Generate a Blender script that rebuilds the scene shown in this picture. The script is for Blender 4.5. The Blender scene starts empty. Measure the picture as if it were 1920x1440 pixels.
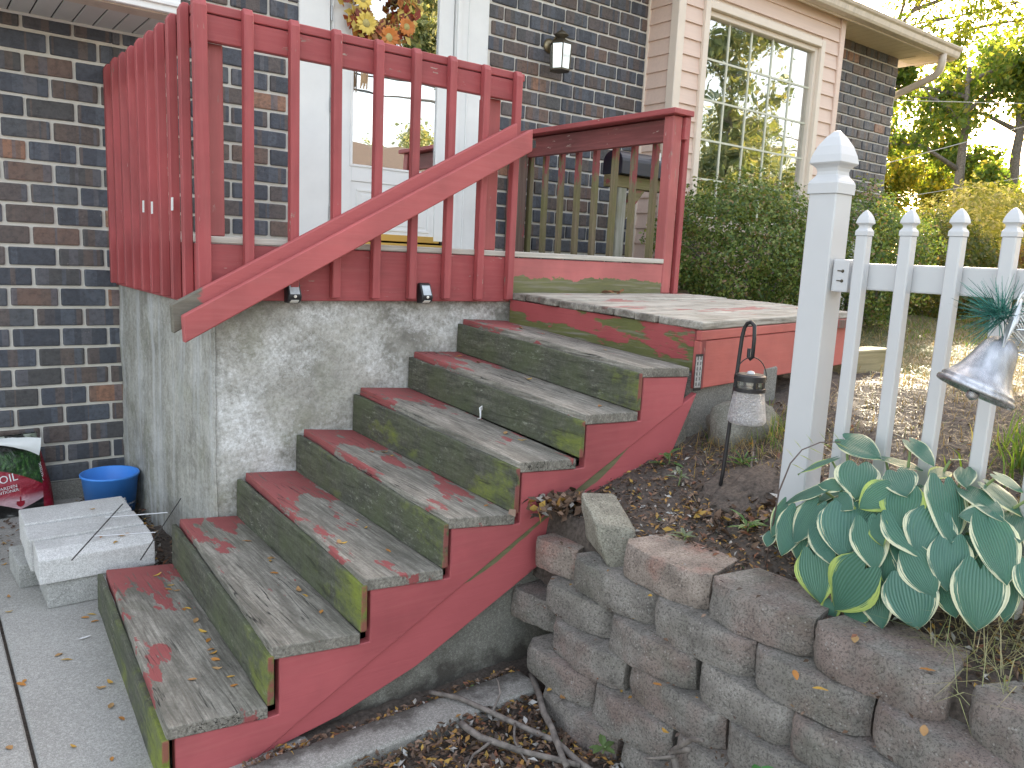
import bpy, bmesh, math, random
import numpy as np
from mathutils import Vector, Matrix, Euler, noise as mnoise
R = math.radians
rnd = random.Random(7)
SC = bpy.context.scene
COL = SC.collection

# ------------------------------------------------------------------ camera, sky, sun, exposure
CAM = Vector((-1.0541, -3.6952, -0.0275))
def make_camera():
    yaw, pitch, roll = 0.6595, -0.1612, 0.0465
    f = Vector((math.sin(yaw)*math.cos(pitch), math.cos(yaw)*math.cos(pitch), math.sin(pitch)))
    r = Vector((math.cos(yaw), -math.sin(yaw), 0)); u = r.cross(f)
    c, s = math.cos(roll), math.sin(roll)
    r, u = c*r + s*u, -s*r + c*u
    cd = bpy.data.cameras.new('camera'); cd.sensor_width = 36; cd.lens = 1472.57/1920*36
    cd.clip_start = 0.05; cd.clip_end = 500
    co = bpy.data.objects.new('camera', cd); COL.objects.link(co)
    m = Matrix(((r.x, u.x, -f.x, CAM.x), (r.y, u.y, -f.y, CAM.y), (r.z, u.z, -f.z, CAM.z), (0, 0, 0, 1)))
    co.matrix_world = m; SC.camera = co
make_camera()
SUN_EL, SUN_AZ = 21.0, 27.3      # azimuth measured from +X towards +Y
w = bpy.data.worlds.new('World'); SC.world = w; w.use_nodes = True
wn = w.node_tree; bgn = wn.nodes['Background']
sky = wn.nodes.new('ShaderNodeTexSky'); sky.sky_type = 'NISHITA'; sky.sun_disc = False
sky.sun_elevation = R(SUN_EL); sky.sun_rotation = R(90-SUN_AZ); sky.dust_density = 3.0; sky.ozone_density = 1.0
tint = wn.nodes.new('ShaderNodeMix'); tint.data_type = 'RGBA'; tint.blend_type = 'MULTIPLY'; tint.inputs[0].default_value = 1.0
tint.inputs[7].default_value = (1.14, 1.0, .86, 1)      # camera balanced for open shade
wn.links.new(sky.outputs[0], tint.inputs[6])
# thin bright veil of high cloud over the whole sky, a little uneven
tc = wn.nodes.new('ShaderNodeTexCoord'); cn = wn.nodes.new('ShaderNodeTexNoise'); cn.inputs['Scale'].default_value = 2.2; cn.inputs['Detail'].default_value = 5
wn.links.new(tc.outputs['Generated'], cn.inputs['Vector'])
cr = wn.nodes.new('ShaderNodeMapRange'); cr.inputs['From Min'].default_value = .3; cr.inputs['From Max'].default_value = .7; cr.inputs['To Min'].default_value = .38; cr.inputs['To Max'].default_value = .72
wn.links.new(cn.outputs['Fac'], cr.inputs['Value'])
veil = wn.nodes.new('ShaderNodeMix'); veil.data_type = 'RGBA'; veil.inputs[7].default_value = (1.42, 1.40, 1.42, 1)
wn.links.new(cr.outputs[0], veil.inputs[0]); wn.links.new(tint.outputs[2], veil.inputs[6]); wn.links.new(veil.outputs[2], bgn.inputs[0]); bgn.inputs[1].default_value = 0.15
sl = bpy.data.lights.new('sun', 'SUN'); sl.energy = 2.3; sl.angle = R(0.6); sl.color = (1, .88, .68)
so = bpy.data.objects.new('sun', sl); COL.objects.link(so)
sd = Vector((math.cos(R(SUN_EL))*math.cos(R(SUN_AZ)), math.cos(R(SUN_EL))*math.sin(R(SUN_AZ)), math.sin(R(SUN_EL))))
so.rotation_euler = sd.to_track_quat('Z', 'Y').to_euler(); so.location = (20, 15, 12)
SC.view_settings.view_transform = 'Standard'; SC.view_settings.look = 'None'
SC.view_settings.exposure = 2.85; SC.view_settings.gamma = 1.0; SC.view_settings.use_curve_mapping = False
SC.render.engine = 'CYCLES'
SC.cycles.max_bounces = 8; SC.cycles.transparent_max_bounces = 16

# ------------------------------------------------------------------ node helpers
class NT:
    def __init__(s, name):
        s.m = bpy.data.materials.new(name); s.m.use_nodes = True
        s.t = s.m.node_tree; s.t.nodes.clear()
        s.out = s.t.nodes.new('ShaderNodeOutputMaterial')
    def n(s, typ, ins=None, **props):
        nd = s.t.nodes.new(typ)
        for k, v in props.items(): setattr(nd, k, v)
        for k, v in (ins or {}).items(): s.set(nd.inputs[k], v)
        return nd
    def set(s, inp, v):
        if isinstance(v, bpy.types.NodeSocket): s.t.links.new(v, inp)
        else:
            if hasattr(inp.default_value, '__len__') and not isinstance(v, (int, float)) and len(v) == 3 and len(inp.default_value) == 4: v = (*v, 1)
            inp.default_value = v
    def pos(s): return s.n('ShaderNodeNewGeometry').outputs['Position']
    def obj(s): return s.n('ShaderNodeTexCoord').outputs['Object']
    def uv(s): return s.n('ShaderNodeTexCoord').outputs['UV']
    def island(s): return s.n('ShaderNodeNewGeometry').outputs['Random Per Island']
    def orand(s): return s.n('ShaderNodeObjectInfo').outputs['Random']
    def map(s, v, scale=(1, 1, 1), loc=(0, 0, 0), rot=(0, 0, 0)):
        return s.n('ShaderNodeMapping', {'Vector': v, 'Scale': scale, 'Location': loc, 'Rotation': rot}).outputs[0]
    def noise(s, v, scale, detail=4, rough=.55, dist=0):
        return s.n('ShaderNodeTexNoise', {'Vector': v, 'Scale': scale, 'Detail': detail, 'Roughness': rough, 'Distortion': dist}).outputs['Fac']
    def voro(s, v, scale, feature='F1', out='Distance', rnd=1):
        return s.n('ShaderNodeTexVoronoi', {'Vector': v, 'Scale': scale, 'Randomness': rnd}, feature=feature).outputs[out]
    def ramp(s, fac, stops, interp='LINEAR'):
        nd = s.n('ShaderNodeValToRGB', {'Fac': fac}); cr = nd.color_ramp; cr.interpolation = interp
        while len(cr.elements) > 1: cr.elements.remove(cr.elements[-1])
        for i, (p, c) in enumerate(stops):
            e = cr.elements[0] if i == 0 else cr.elements.new(p)
            e.position = p; e.color = (c, c, c, 1) if isinstance(c, (int, float)) else (*c, 1)
        return nd.outputs[0]
    def mix(s, fac, a, b, mode='MIX'):
        nd = s.n('ShaderNodeMix', data_type='RGBA', blend_type=mode)
        s.set(nd.inputs[0], fac); s.set(nd.inputs[6], a); s.set(nd.inputs[7], b); return nd.outputs[2]
    def math(s, op, a, b=0.0, clamp=False):
        nd = s.n('ShaderNodeMath', operation=op, use_clamp=clamp); s.set(nd.inputs[0], a); s.set(nd.inputs[1], b); return nd.outputs[0]
    def sep(s, v):
        return s.n('ShaderNodeSeparateXYZ', {'Vector': v}).outputs
    def mrange(s, v, a, b, c=0.0, d=1.0):
        return s.n('ShaderNodeMapRange', {'Value': v, 'From Min': a, 'From Max': b, 'To Min': c, 'To Max': d}).outputs[0]
    def bump(s, h, strength=.3, dist=.01, normal=None):
        i = {'Height': h, 'Strength': strength, 'Distance': dist}
        if normal is not None: i['Normal'] = normal
        return s.n('ShaderNodeBump', i).outputs[0]
    def pbsdf(s, col, rough=.6, normal=None, **kw):
        i = {'Base Color': col, 'Roughness': rough}
        if normal is not None: i['Normal'] = normal
        i.update(kw)
        return s.n('ShaderNodeBsdfPrincipled', i).outputs[0]
    def done(s, sh):
        s.t.links.new(sh, s.out.inputs[0]); return s.m
def AX(axis, a, l):
    return {'x': (l, a, a), 'y': (a, l, a), 'z': (a, a, l)}[axis]

# ------------------------------------------------------------------ materials
def m_red(name, axis, chips=.625, moss=None, base=(.41, .082, .086), grime=.30):
    t = NT(name); p = t.pos()
    g = t.noise(t.map(p, AX(axis, 55, 3)), 1, 5, .6)
    lo = t.noise(p, 2.3, 4, .6)
    b2 = tuple(x*.66 for x in base)
    col = t.mix(t.ramp(lo, [(.3, 0), (.7, 1)]), b2, base)
    col = t.mix(t.math('MULTIPLY', t.ramp(g, [(.45, 0), (.75, 1)]), .25), col, (.50, .16, .15))
    mid = t.noise(t.map(p, AX(axis, 9, 1.3), (3, 1, 7)), 1, 6, .7)
    col = t.mix(t.math('MULTIPLY', t.ramp(mid, [(.5, 0), (.72, 1)]), grime), col, (.13, .055, .05))
    ch = t.noise(t.map(p, AX(axis, 34, 7), (5, 2, 1)), 1, 6, .72)
    cm = t.ramp(ch, [(chips, 0), (chips+.015, 1)])
    lim = t.ramp(t.noise(p, 3.1, 3), [(.44, 0), (.56, 1)])
    cm = t.math('MULTIPLY', cm, lim)
    col = t.mix(cm, col, t.mix(t.ramp(g, [(.4, 0), (.6, 1)]), (.52, .44, .38), (.22, .17, .13)))
    if moss:   # (axis index, full, none)
        ax, a, b = moss
        v = t.math('ADD', t.sep(p)[ax], t.mrange(t.noise(t.map(p, (4, 4, 9)), 1, 6, .7), .2, .8, -.05, .05))
        mm = t.mrange(v, a, b, 1, 0)
        mc = t.mix(t.noise(t.map(p, AX(axis, 30, 4)), 1, 5, .7), (.055, .06, .035), (.22, .22, .08))
        mc = t.mix(t.ramp(g, [(.5, 0), (.7, 1)]), mc, (.23, .21, .16))
        col = t.mix(t.ramp(mm, [(.42, 0), (.5, 1)]), col, mc)
    h = t.math('ADD', t.math('MULTIPLY', g, .6), t.math('MULTIPLY', cm, -.7))
    return t.done(t.pbsdf(col, .62, t.bump(h, .35, .006)))

def m_tread(name, axis='y', paint=.5, moss=.3, dark=0.0):
    t = NT(name); p = t.pos(); x, y, z = t.sep(p)
    g = t.noise(t.map(p, AX(axis, 95, 5.0)), 1, 6, .7, .5)
    g2 = t.noise(t.map(p, AX(axis, 13, 2.2), (2, 0, 4)), 1, 6, .7, .6)
    wood = t.ramp(g, [(.25, (.07, .064, .052)), (.42, (.20, .185, .155)), (.58, (.34, .32, .275)), (.8, (.52, .49, .43))])
    wood = t.mix(t.ramp(g2, [(.36, .75), (.55, 0)]), wood, (.11, .105, .085), 'MIX')
    wood = t.mix(t.math('MULTIPLY', t.ramp(t.noise(p, 70, 5, .8), [(.38, 1), (.52, 0)]), .35), wood, (.08, .075, .06))
    blot = t.noise(p, 5.5, 5, .7)
    wood = t.mix(t.math('MULTIPLY', t.ramp(blot, [(.45, 0), (.75, 1)]), .35), wood, (.07, .07, .06))
    # algae near the wall end and along the edges
    al = t.math('ADD', t.noise(p, 3.2, 5, .65), t.mrange(y, -.6, .1, -.12, .13))
    wood = t.mix(t.math('MULTIPLY', t.ramp(al, [(.48, 0), (.66, 1)]), moss), wood, (.085, .092, .045))
    # remaining red paint
    pm = t.math('ADD', t.noise(t.map(p, AX(axis, 7, 2.6), (1.3, .4, 8.1)), 1, 7, .62), t.mrange(y, -.75, .0, -.06, .16))
    pf = t.ramp(pm, [(.60-.1*paint, 0), (.615-.1*paint, 1)])
    pf = t.math('MULTIPLY', pf, t.ramp(g, [(.36, 0), (.42, 1)]))
    rc = t.mix(t.noise(p, 11, 4), (.25, .06, .06), (.34, .095, .09))
    col = t.mix(pf, wood, rc)
    if dark: col = t.mix(dark, col, (.05, .05, .04))
    # end cracks
    cr = t.noise(t.map(p, AX(axis, 26, 1.1), (9, 3, 2)), 1, 3, .5)
    crk = t.math('MULTIPLY', t.ramp(cr, [(.485, 0), (.498, 1), (.502, 1), (.515, 0)]), t.ramp(t.noise(p, 2.7, 2), [(.5, 0), (.62, 1)]))
    col = t.mix(crk, col, (.012, .011, .009))
    h = t.math('ADD', g, t.math('ADD', t.math('MULTIPLY', pf, .25), t.math('MULTIPLY', crk, -1.4)))
    return t.done(t.pbsdf(col, .85, t.bump(h, .55, .008)))

def m_riser(name):
    t = NT(name); p = t.pos(); x, y, z = t.sep(p)
    g = t.noise(t.map(p, (40, 5, 45)), 1, 7, .72, .5)
    wood = t.ramp(g, [(.28, (.03, .032, .024)), (.5, (.085, .087, .066)), (.72, (.175, .17, .135))])
    wood = t.mix(t.math('MULTIPLY', t.ramp(t.noise(p, 60, 6, .8), [(.42, 1), (.56, 0)]), .5), wood, (.03, .033, .022))
    fl = t.ramp(t.noise(t.map(p, (60, 22, 60)), 1, 6, .78), [(.56, 0), (.66, 1)])
    wood = t.mix(t.math('MULTIPLY', fl, t.ramp(t.noise(p, 3.3, 3), [(.45, 0), (.65, 1)])), wood, (.33, .34, .28))
    ms = t.math('ADD', t.noise(t.map(p, (5, 4, 6)), 1, 6, .7), t.mrange(y, -1.40, -.95, .17, -.04))
    ms = t.math('ADD', ms, t.mrange(t.noise(t.map(p, (.9, .2, 1.1), (4, 0, 2)), 1, 1), .35, .65, -.08, .08))
    col = t.mix(t.math('MULTIPLY', t.ramp(t.noise(p, 4.2, 5, .65), [(.4, 0), (.62, 1)]), .55), wood, (.085, .105, .045))
    col = t.mix(t.ramp(ms, [(.55, 0), (.77, .95)]), col, t.mix(t.noise(t.map(p, (50, 20, 50)), 1, 6, .75), (.10, .125, .022), (.27, .315, .045)))
    col = t.mix(t.math('MULTIPLY', t.ramp(g, [(.34, 1), (.42, 0)]), .7), col, (.03, .03, .02))
    # red left on the end grain
    er = t.math('MULTIPLY', t.mrange(y, -1.392, -1.386, 1, 0), t.ramp(t.noise(p, 13, 4), [(.42, 0), (.5, 1)]))
    col = t.mix(er, col, (.26, .07, .065))
    return t.done(t.pbsdf(col, .88, t.bump(t.math('ADD', g, t.math('MULTIPLY', ms, .5)), .5, .008)))

def m_oldwood(name, axis, c1=(.13, .12, .09), c2=(.30, .28, .23), moss=.4, red=.0, redtop=None):
    t = NT(name); p = t.pos()
    g = t.noise(t.map(p, AX(axis, 50, 2)), 1, 6, .65, .4)
    col = t.mix(t.ramp(g, [(.3, 0), (.7, 1)]), c1, c2)
    col = t.mix(t.math('MULTIPLY', t.ramp(t.noise(t.map(p, AX(axis, 7, 3)), 1, 5, .65), [(.4, 0), (.62, 1)]), moss), col, (.15, .155, .05))
    if red:
        v = t.noise(t.map(p, AX(axis, 14, 4), (7, 7, 7)), 1, 6, .65)
        if redtop: v = t.math('ADD', v, t.mrange(t.sep(p)[2], redtop[0], redtop[1], -.25, .2))
        col = t.mix(t.ramp(v, [(.62-red*.2, 0), (.66-red*.2, 1)]), col, (.25, .072, .07))
    return t.done(t.pbsdf(col, .85, t.bump(g, .5, .006)))

def m_landing():
    t = NT('grey_deck_wood'); p = t.pos()
    g = t.noise(t.map(p, (1.8, 60, 60)), 1, 6, .65, .4)
    col = t.ramp(g, [(.28, (.16, .145, .12)), (.5, (.38, .36, .315)), (.75, (.60, .575, .51))])
    col = t.mix(t.math('MULTIPLY', t.ramp(t.noise(p, 5, 6, .7), [(.48, 0), (.7, 1)]), .6), col, (.12, .115, .08))
    col = t.mix(t.math('MULTIPLY', t.ramp(t.noise(t.map(p, (2.4, 7, 5), (3, 3, 3)), 1, 6, .6), [(.60, 0), (.63, 1)]), .8), col, (.33, .12, .11))
    endm = t.mrange(t.sep(p)[0], 1.85, 1.80, 0, .8)
    col = t.mix(t.math('MULTIPLY', endm, t.ramp(t.noise(p, 15, 4), [(.35, .3), (.6, 1)])), col, (.065, .05, .04))
    return t.done(t.pbsdf(col, .85, t.bump(g, .5, .006)))

def m_porch_concrete():
    t = NT('stained_concrete'); p = t.pos(); x, y, z = t.sep(p)
    base = t.ramp(t.noise(p, 4.5, 8, .65), [(.3, (.23, .225, .195)), (.5, (.40, .39, .35)), (.7, (.56, .55, .50))])
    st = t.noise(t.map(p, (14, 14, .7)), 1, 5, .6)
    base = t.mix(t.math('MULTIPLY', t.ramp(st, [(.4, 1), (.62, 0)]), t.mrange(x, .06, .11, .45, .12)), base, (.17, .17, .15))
    base = t.mix(t.math('MULTIPLY', t.ramp(t.noise(p, 48, 6, .8), [(.4, 1), (.54, 0)]), .45), base, (.15, .15, .125))
    base = t.mix(t.math('MULTIPLY', t.ramp(t.noise(t.map(p, (1, 1, 1), (9, 2, 5)), 26, 6, .8), [(.52, 0), (.64, 1)]), .3), base, (.66, .66, .62))
    # green-grey lower grime and dark upper edge
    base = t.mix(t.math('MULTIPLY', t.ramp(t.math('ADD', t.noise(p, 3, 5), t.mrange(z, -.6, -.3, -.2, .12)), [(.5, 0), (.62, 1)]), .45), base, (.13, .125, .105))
    base = t.mix(t.math('MULTIPLY', t.ramp(t.noise(t.map(p, (1, 1, 1), (4, 4, 4)), 3.4, 5), [(.52, 0), (.68, 1)]), .35), base, (.20, .215, .12))
    # white efflorescence
    wf = t.math('ADD', t.noise(t.map(p, (1, 1, 1.2), (2.2, 1.1, .4)), 3.0, 3, .55), t.math('MULTIPLY', t.math('SUBTRACT', t.noise(p, 34, 5, .8), .5), .75))
    wf = t.math('MULTIPLY', t.ramp(wf, [(.46, 0), (.74, 1)]), t.ramp(t.noise(p, 70, 5, .8), [(.36, .25), (.56, 1)]))
    side = t.mrange(x, .07, .11, .35, 1)
    base = t.mix(t.math('MULTIPLY', wf, side), base, (.80, .81, .80))
    wl = t.ramp(t.noise(t.map(p, (9, 9, .5), (6, 0, 0)), 1, 4), [(.53, 0), (.66, 1)])
    base = t.mix(t.math('MULTIPLY', wl, t.mrange(x, .09, .06, 0, .55)), base, (.56, .58, .60))
    pit = t.voro(p, 60); h = t.math('ADD', t.noise(p, 55, 6, .7), t.math('ADD', t.math('MULTIPLY', t.ramp(pit, [(.0, 0), (.25, 1)]), .4), t.math('MULTIPLY', t.noise(p, 9, 5), 2.0)))
    return t.done(t.pbsdf(base, .92, t.bump(h, .5, .012)))

def m_concrete(name, c1, c2, speck=.5, stain=(.10, .10, .09), scale=1.0, bumpd=.004, dirt=None):
    t = NT(name); p = t.pos()
    col = t.mix(t.ramp(t.noise(p, 2.2*scale, 7, .65), [(.3, 0), (.7, 1)]), c1, c2)
    col = t.mix(t.math('MULTIPLY', t.ramp(t.noise(t.map(p, (1, 1, 1), (5, 8, 1)), 1.3*scale, 6, .6), [(.5, 0), (.75, 1)]), .45), col, stain)
    v = t.noise(p, 260, 3, .8)
    col = t.mix(t.math('MULTIPLY', t.ramp(v, [(.42, 1), (.55, 0)]), .6), col, tuple(c*.42 for c in c1))
    v3 = t.noise(p, 95, 5, .85)
    col = t.mix(t.math('MULTIPLY', t.ramp(v3, [(.40, 1), (.52, 0)]), .45), col, tuple(c*.5 for c in c1))
    col = t.mix(t.math('MULTIPLY', t.ramp(v3, [(.54, 0), (.66, 1)]), .45), col, tuple(min(.8, c*1.45) for c in c2))
    vc = t.n('ShaderNodeTexVoronoi', {'Vector': p, 'Scale': 120}).outputs
    spk = t.math('MULTIPLY', t.ramp(vc['Distance'], [(.18, 1), (.3, 0)]), t.ramp(t.sep(vc['Color'])[0], [(.72, 0), (.74, 1)]))
    col = t.mix(t.math('MULTIPLY', spk, speck), col, (.55, .54, .52))
    if dirt:
        lo, hi, ax = dirt
        dm = t.math('ADD', t.mrange(t.sep(p)[ax], lo, hi, 0, 1), t.mrange(t.noise(p, 7, 6, .7), .2, .8, -.5, .5))
        col = t.mix(t.ramp(dm, [(.4, 0), (.75, .85)]), col, (.055, .047, .04))
    h = t.math('ADD', v, t.math('MULTIPLY', t.noise(p, 30, 6, .7), 1.2))
    return t.done(t.pbsdf(col, .93, t.bump(h, .45, bumpd)))

def m_block(name, tint=(1, 1, 1), pink=.35):
    t = NT(name); p = t.pos(); o = t.orand()
    base = t.ramp(t.noise(p, 9, 7, .7), [(.3, (.20, .185, .165)), (.55, (.36, .335, .30)), (.75, (.50, .47, .43))])
    base = t.mix(t.math('MULTIPLY', t.ramp(t.math('ADD', t.noise(p, 5, 4), t.mrange(o, 0, 1, -.08, .08)), [(.48, 0), (.62, 1)]), pink), base, (.37, .215, .18))
    base = t.mix(t.math('MULTIPLY', t.ramp(t.noise(t.map(p, (1, 1, 1), (3, 6, 2)), 4, 5), [(.52, 0), (.7, 1)]), .5), base, (.16, .165, .12))
    vc = t.n('ShaderNodeTexVoronoi', {'Vector': p, 'Scale': 95}).outputs
    sp = t.math('MULTIPLY', t.ramp(vc['Distance'], [(.2, 1), (.36, 0)]), t.ramp(t.sep(vc['Color'])[0], [(.78, 0), (.8, 1)]))
    base = t.mix(t.math('MULTIPLY', sp, .8), base, (.50, .47, .43))
    base = t.mix(t.math('MULTIPLY', t.ramp(t.noise(p, 130, 3, .8), [(.40, 1), (.5, 0)]), .55), base, (.04, .036, .03))
    base = t.mix(1.0, base, tint, 'MULTIPLY')
    h = t.math('ADD', t.math('MULTIPLY', t.noise(p, 26, 7, .75), 2.2), t.noise(p, 130, 4, .8))
    return t.done(t.pbsdf(base, .95, t.bump(h, .85, .014)))

def m_brick():
    t = NT('dark_brick'); p = t.pos(); o = t.orand()
    kind = t.ramp(o, [(0, (.062, .069, .086)), (.28, (.082, .08, .082)), (.46, (.072, .080, .102)), (.62, (.115, .09, .082)), (.76, (.095, .10, .112)), (.88, (.17, .11, .088)), (.955, (.30, .16, .105))], 'CONSTANT')
    # each face carries a few vertical firing bands
    ox = t.math('MULTIPLY', o, 37.0)
    bv = t.n('ShaderNodeCombineXYZ', {'X': t.math('ADD', t.math('MULTIPLY', t.sep(p)[0], 17.0), ox), 'Y': ox, 'Z': 0.0}).outputs[0]
    band = t.n('ShaderNodeTexVoronoi', {'Vector': bv, 'Scale': 1.0}).outputs['Color']
    col = t.mix(t.ramp(t.sep(band)[0], [(.66, 0), (.68, .6)]), kind, (.15, .11, .092))
    col = t.mix(t.ramp(t.sep(band)[1], [(.7, 0), (.72, .6)]), col, (.11, .125, .155))
    col = t.mix(t.math('MULTIPLY', t.ramp(t.noise(p, 38, 6, .75), [(.35, 1), (.55, 0)]), .5), col, (.022, .022, .026))
    ef = t.math('MULTIPLY', t.ramp(t.noise(p, 60, 6, .8), [(.60, 0), (.66, 1)]), t.ramp(t.noise(p, 5.5, 2), [(.60, 0), (.68, 1)]))
    col = t.mix(t.math('MULTIPLY', ef, .7), col, (.45, .40, .35))
    h = t.math('ADD', t.noise(t.map(p, (40, 60, 160)), 1, 5, .7), t.math('MULTIPLY', t.noise(p, 30, 6), 1.5))
    return t.done(t.pbsdf(col, t.mrange(t.noise(p, 20, 4), .3, .7, .42, .75), t.bump(h, .5, .006)))

def m_mortar():
    t = NT('pale_mortar'); p = t.pos()
    col = t.mix(t.noise(p, 8, 6, .7), (.56, .53, .48), (.80, .78, .72))
    col = t.mix(t.math('MULTIPLY', t.ramp(t.sep(p)[2], [(0, 0), (1, 0)]), 1), col, col)
    return t.done(t.pbsdf(col, .95, t.bump(t.noise(p, 120, 5, .75), .6, .006)))

def m_plain(name, col, rough=.5, var=.12, scale=6, bump=.0, bscale=80, axis=None, dirt=0.0, dirtc=(.2, .18, .15), **kw):
    t = NT(name); p = t.pos()
    v = t.noise(t.map(p, AX(axis, 40, 2)) if axis else p, 1 if axis else scale, 5, .6)
    c = t.mix(t.ramp(v, [(.3, 0), (.7, 1)]), tuple(x*(1-var) for x in col), tuple(min(1, x*(1+var*.5)) for x in col))
    if dirt:
        c = t.mix(t.math('MULTIPLY', t.ramp(t.noise(t.map(p, (12, 12, 3), (4, 1, 9)), 1, 7, .7), [(.5, 0), (.75, 1)]), dirt), c, dirtc)
    nrm = t.bump(t.noise(p, bscale, 4, .65), bump, .004) if bump else None
    return t.done(t.pbsdf(c, rough, nrm, **kw))

def m_leaf(name, stops, trans=.45, rough=.55, tcol=None, gloss=True):
    """foliage: hue varies leaf by leaf; light passes through the blade"""
    t = NT(name); i = t.island()
    col = t.ramp(i, stops)
    pb = t.pbsdf(col, rough)
    tc = t.mix(1.0, col, tcol or (2.2, 2.0, .9), 'MULTIPLY')
    tr = t.n('ShaderNodeBsdfTranslucent', {'Color': tc}).outputs[0]
    return t.done(t.n('ShaderNodeMixShader', {0: trans, 1: pb, 2: tr}).outputs[0])

def m_glass_reflect(name, refl=.45, tint=(.92, .97, .95), rough=.0, wav=.0):
    """coated pane: part mirror, part clear"""
    t = NT(name)
    lw = t.n('ShaderNodeLayerWeight', {'Blend': .35}).outputs['Fresnel']
    f = t.math('ADD', t.math('MULTIPLY', lw, .5), refl, True)
    nrm = t.bump(t.noise(t.map(t.pos(), (1, 1, 1)), 1.6, 2), wav, .05)
    gl = t.n('ShaderNodeBsdfGlossy', {'Color': (1, 1, 1, 1), 'Roughness': rough, 'Normal': nrm}).outputs[0]
    tr = t.n('ShaderNodeBsdfTransparent', {'Color': tint}).outputs[0]
    return t.done(t.n('ShaderNodeMixShader', {0: f, 1: tr, 2: gl}).outputs[0])

# ------------------------------------------------------------------ geometry helpers
class G:
    def __init__(s): s.v = []; s.f = []; s.mi = []
    def add(s, v, f, mi=0):
        o = len(s.v); s.v += [tuple(p) for p in v]; s.f += [tuple(i+o for i in q) for q in f]; s.mi += [mi]*len(f); return s
    def hexa(s, p, mi=0):   # bottom 0-3 counter-clockwise from above, top 4-7
        return s.add(p, [(3, 2, 1, 0), (4, 5, 6, 7), (0, 1, 5, 4), (1, 2, 6, 5), (2, 3, 7, 6), (3, 0, 4, 7)], mi)
    def box(s, x0, x1, y0, y1, z0, z1, mi=0):
        return s.hexa([(x0, y0, z0), (x1, y0, z0), (x1, y1, z0), (x0, y1, z0), (x0, y0, z1), (x1, y0, z1), (x1, y1, z1), (x0, y1, z1)], mi)
    def prism(s, poly, d, mi=0):   # poly: 3D points, d: extrusion vector
        n = len(poly); d = Vector(d); a = [Vector(p) for p in poly]; b = [p+d for p in a]
        nr = Vector((0, 0, 0))
        for i in range(n): nr += a[i].cross(a[(i+1) % n])
        fl = nr.dot(d) > 0
        f = [tuple(range(n)), tuple(range(2*n-1, n-1, -1))] + [(i+n, (i+1) % n+n, (i+1) % n, i) for i in range(n)]
        if fl: f = [tuple(reversed(q)) for q in f]
        return s.add(a+b, f, mi)
    def tube(s, path, rad, seg=8, cap=True, mi=0):
        path = [Vector(p) for p in path]; n = len(path)
        rad = rad if isinstance(rad, (list, tuple)) else [rad]*n
        vs = []; up = None
        for i, p in enumerate(path):
            d = (path[min(i+1, n-1)]-path[max(i-1, 0)]).normalized()
            if up is None: up = Vector((0, 0, 1)) if abs(d.z) < .9 else Vector((1, 0, 0))
            a = d.cross(up); a = a.normalized() if a.length > 1e-6 else Vector((1, 0, 0)); b = a.cross(d).normalized(); up = b
            for k in range(seg):
                t = 2*math.pi*k/seg; vs.append(p+rad[i]*(math.cos(t)*a+math.sin(t)*b))
        f = []
        for i in range(n-1):
            for k in range(seg):
                f.append((i*seg+k, (i+1)*seg+k, (i+1)*seg+(k+1) % seg, i*seg+(k+1) % seg))
        if cap: f += [tuple(range(seg)), tuple(range(n*seg-1, (n-1)*seg-1, -1))]
        return s.add(vs, f, mi)
    def lathe(s, prof, c=(0, 0, 0), seg=32, mi=0, axis=None, square=False):
        c = Vector(c); M = Vector((0, 0, 1)).rotation_difference(Vector(axis)).to_matrix() if axis else Matrix.Identity(3)
        vs = []
        for r_, z in prof:
            for k in range(seg):
                t = 2*math.pi*k/seg+(math.pi/4 if square else 0)
                vs.append(c+M @ Vector((r_*math.cos(t), r_*math.sin(t), z)))
        f = []
        for i in range(len(prof)-1):
            for k in range(seg):
                f.append((i*seg+k, i*seg+(k+1) % seg, (i+1)*seg+(k+1) % seg, (i+1)*seg+k))
        if prof[0][0] > 1e-5: pass
        return s.add(vs, f, mi)
    def mesh(s, name, mats, smooth=False, bevel=0, seg=1, jitter=0, weld=False):
        me = bpy.data.meshes.new(name)
        v = s.v
        if jitter: v = [(a+rnd.uniform(-jitter, jitter), b+rnd.uniform(-jitter, jitter), c+rnd.uniform(-jitter, jitter)) for a, b, c in v]
        me.from_pydata(v, [], s.f)
        mats = mats if isinstance(mats, (list, tuple)) else [mats]
        for m in mats: me.materials.append(m)
        if len(mats) > 1: me.polygons.foreach_set('material_index', s.mi)
        if bevel or weld:
            bm = bmesh.new(); bm.from_mesh(me)
            if weld: bmesh.ops.remove_doubles(bm, verts=bm.verts, dist=1e-4)
            bmesh.ops.recalc_face_normals(bm, faces=bm.faces)
            if bevel:
                ed = [e for e in bm.edges if len(e.link_faces) == 2 and e.calc_face_angle(0) > .5]
                bmesh.ops.bevel(bm, geom=ed, offset=bevel, segments=seg, affect='EDGES', clamp_overlap=True, profile=.6)
            bm.to_mesh(me); bm.free()
        if smooth: me.polygons.foreach_set('use_smooth', [True]*len(me.polygons))
        me.update(); return me
WO = {}
def wloc(o): return WO.get(o.name, Vector((0, 0, 0)))
def thing(name, label, cat, loc, group=None):
    o = bpy.data.objects.new(name, None); COL.objects.link(o); o.location = loc; WO[o.name] = Vector(loc)
    o.empty_display_size = .1
    o['label'] = label; o['category'] = cat
    if group: o['group'] = group
    return o
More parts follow.
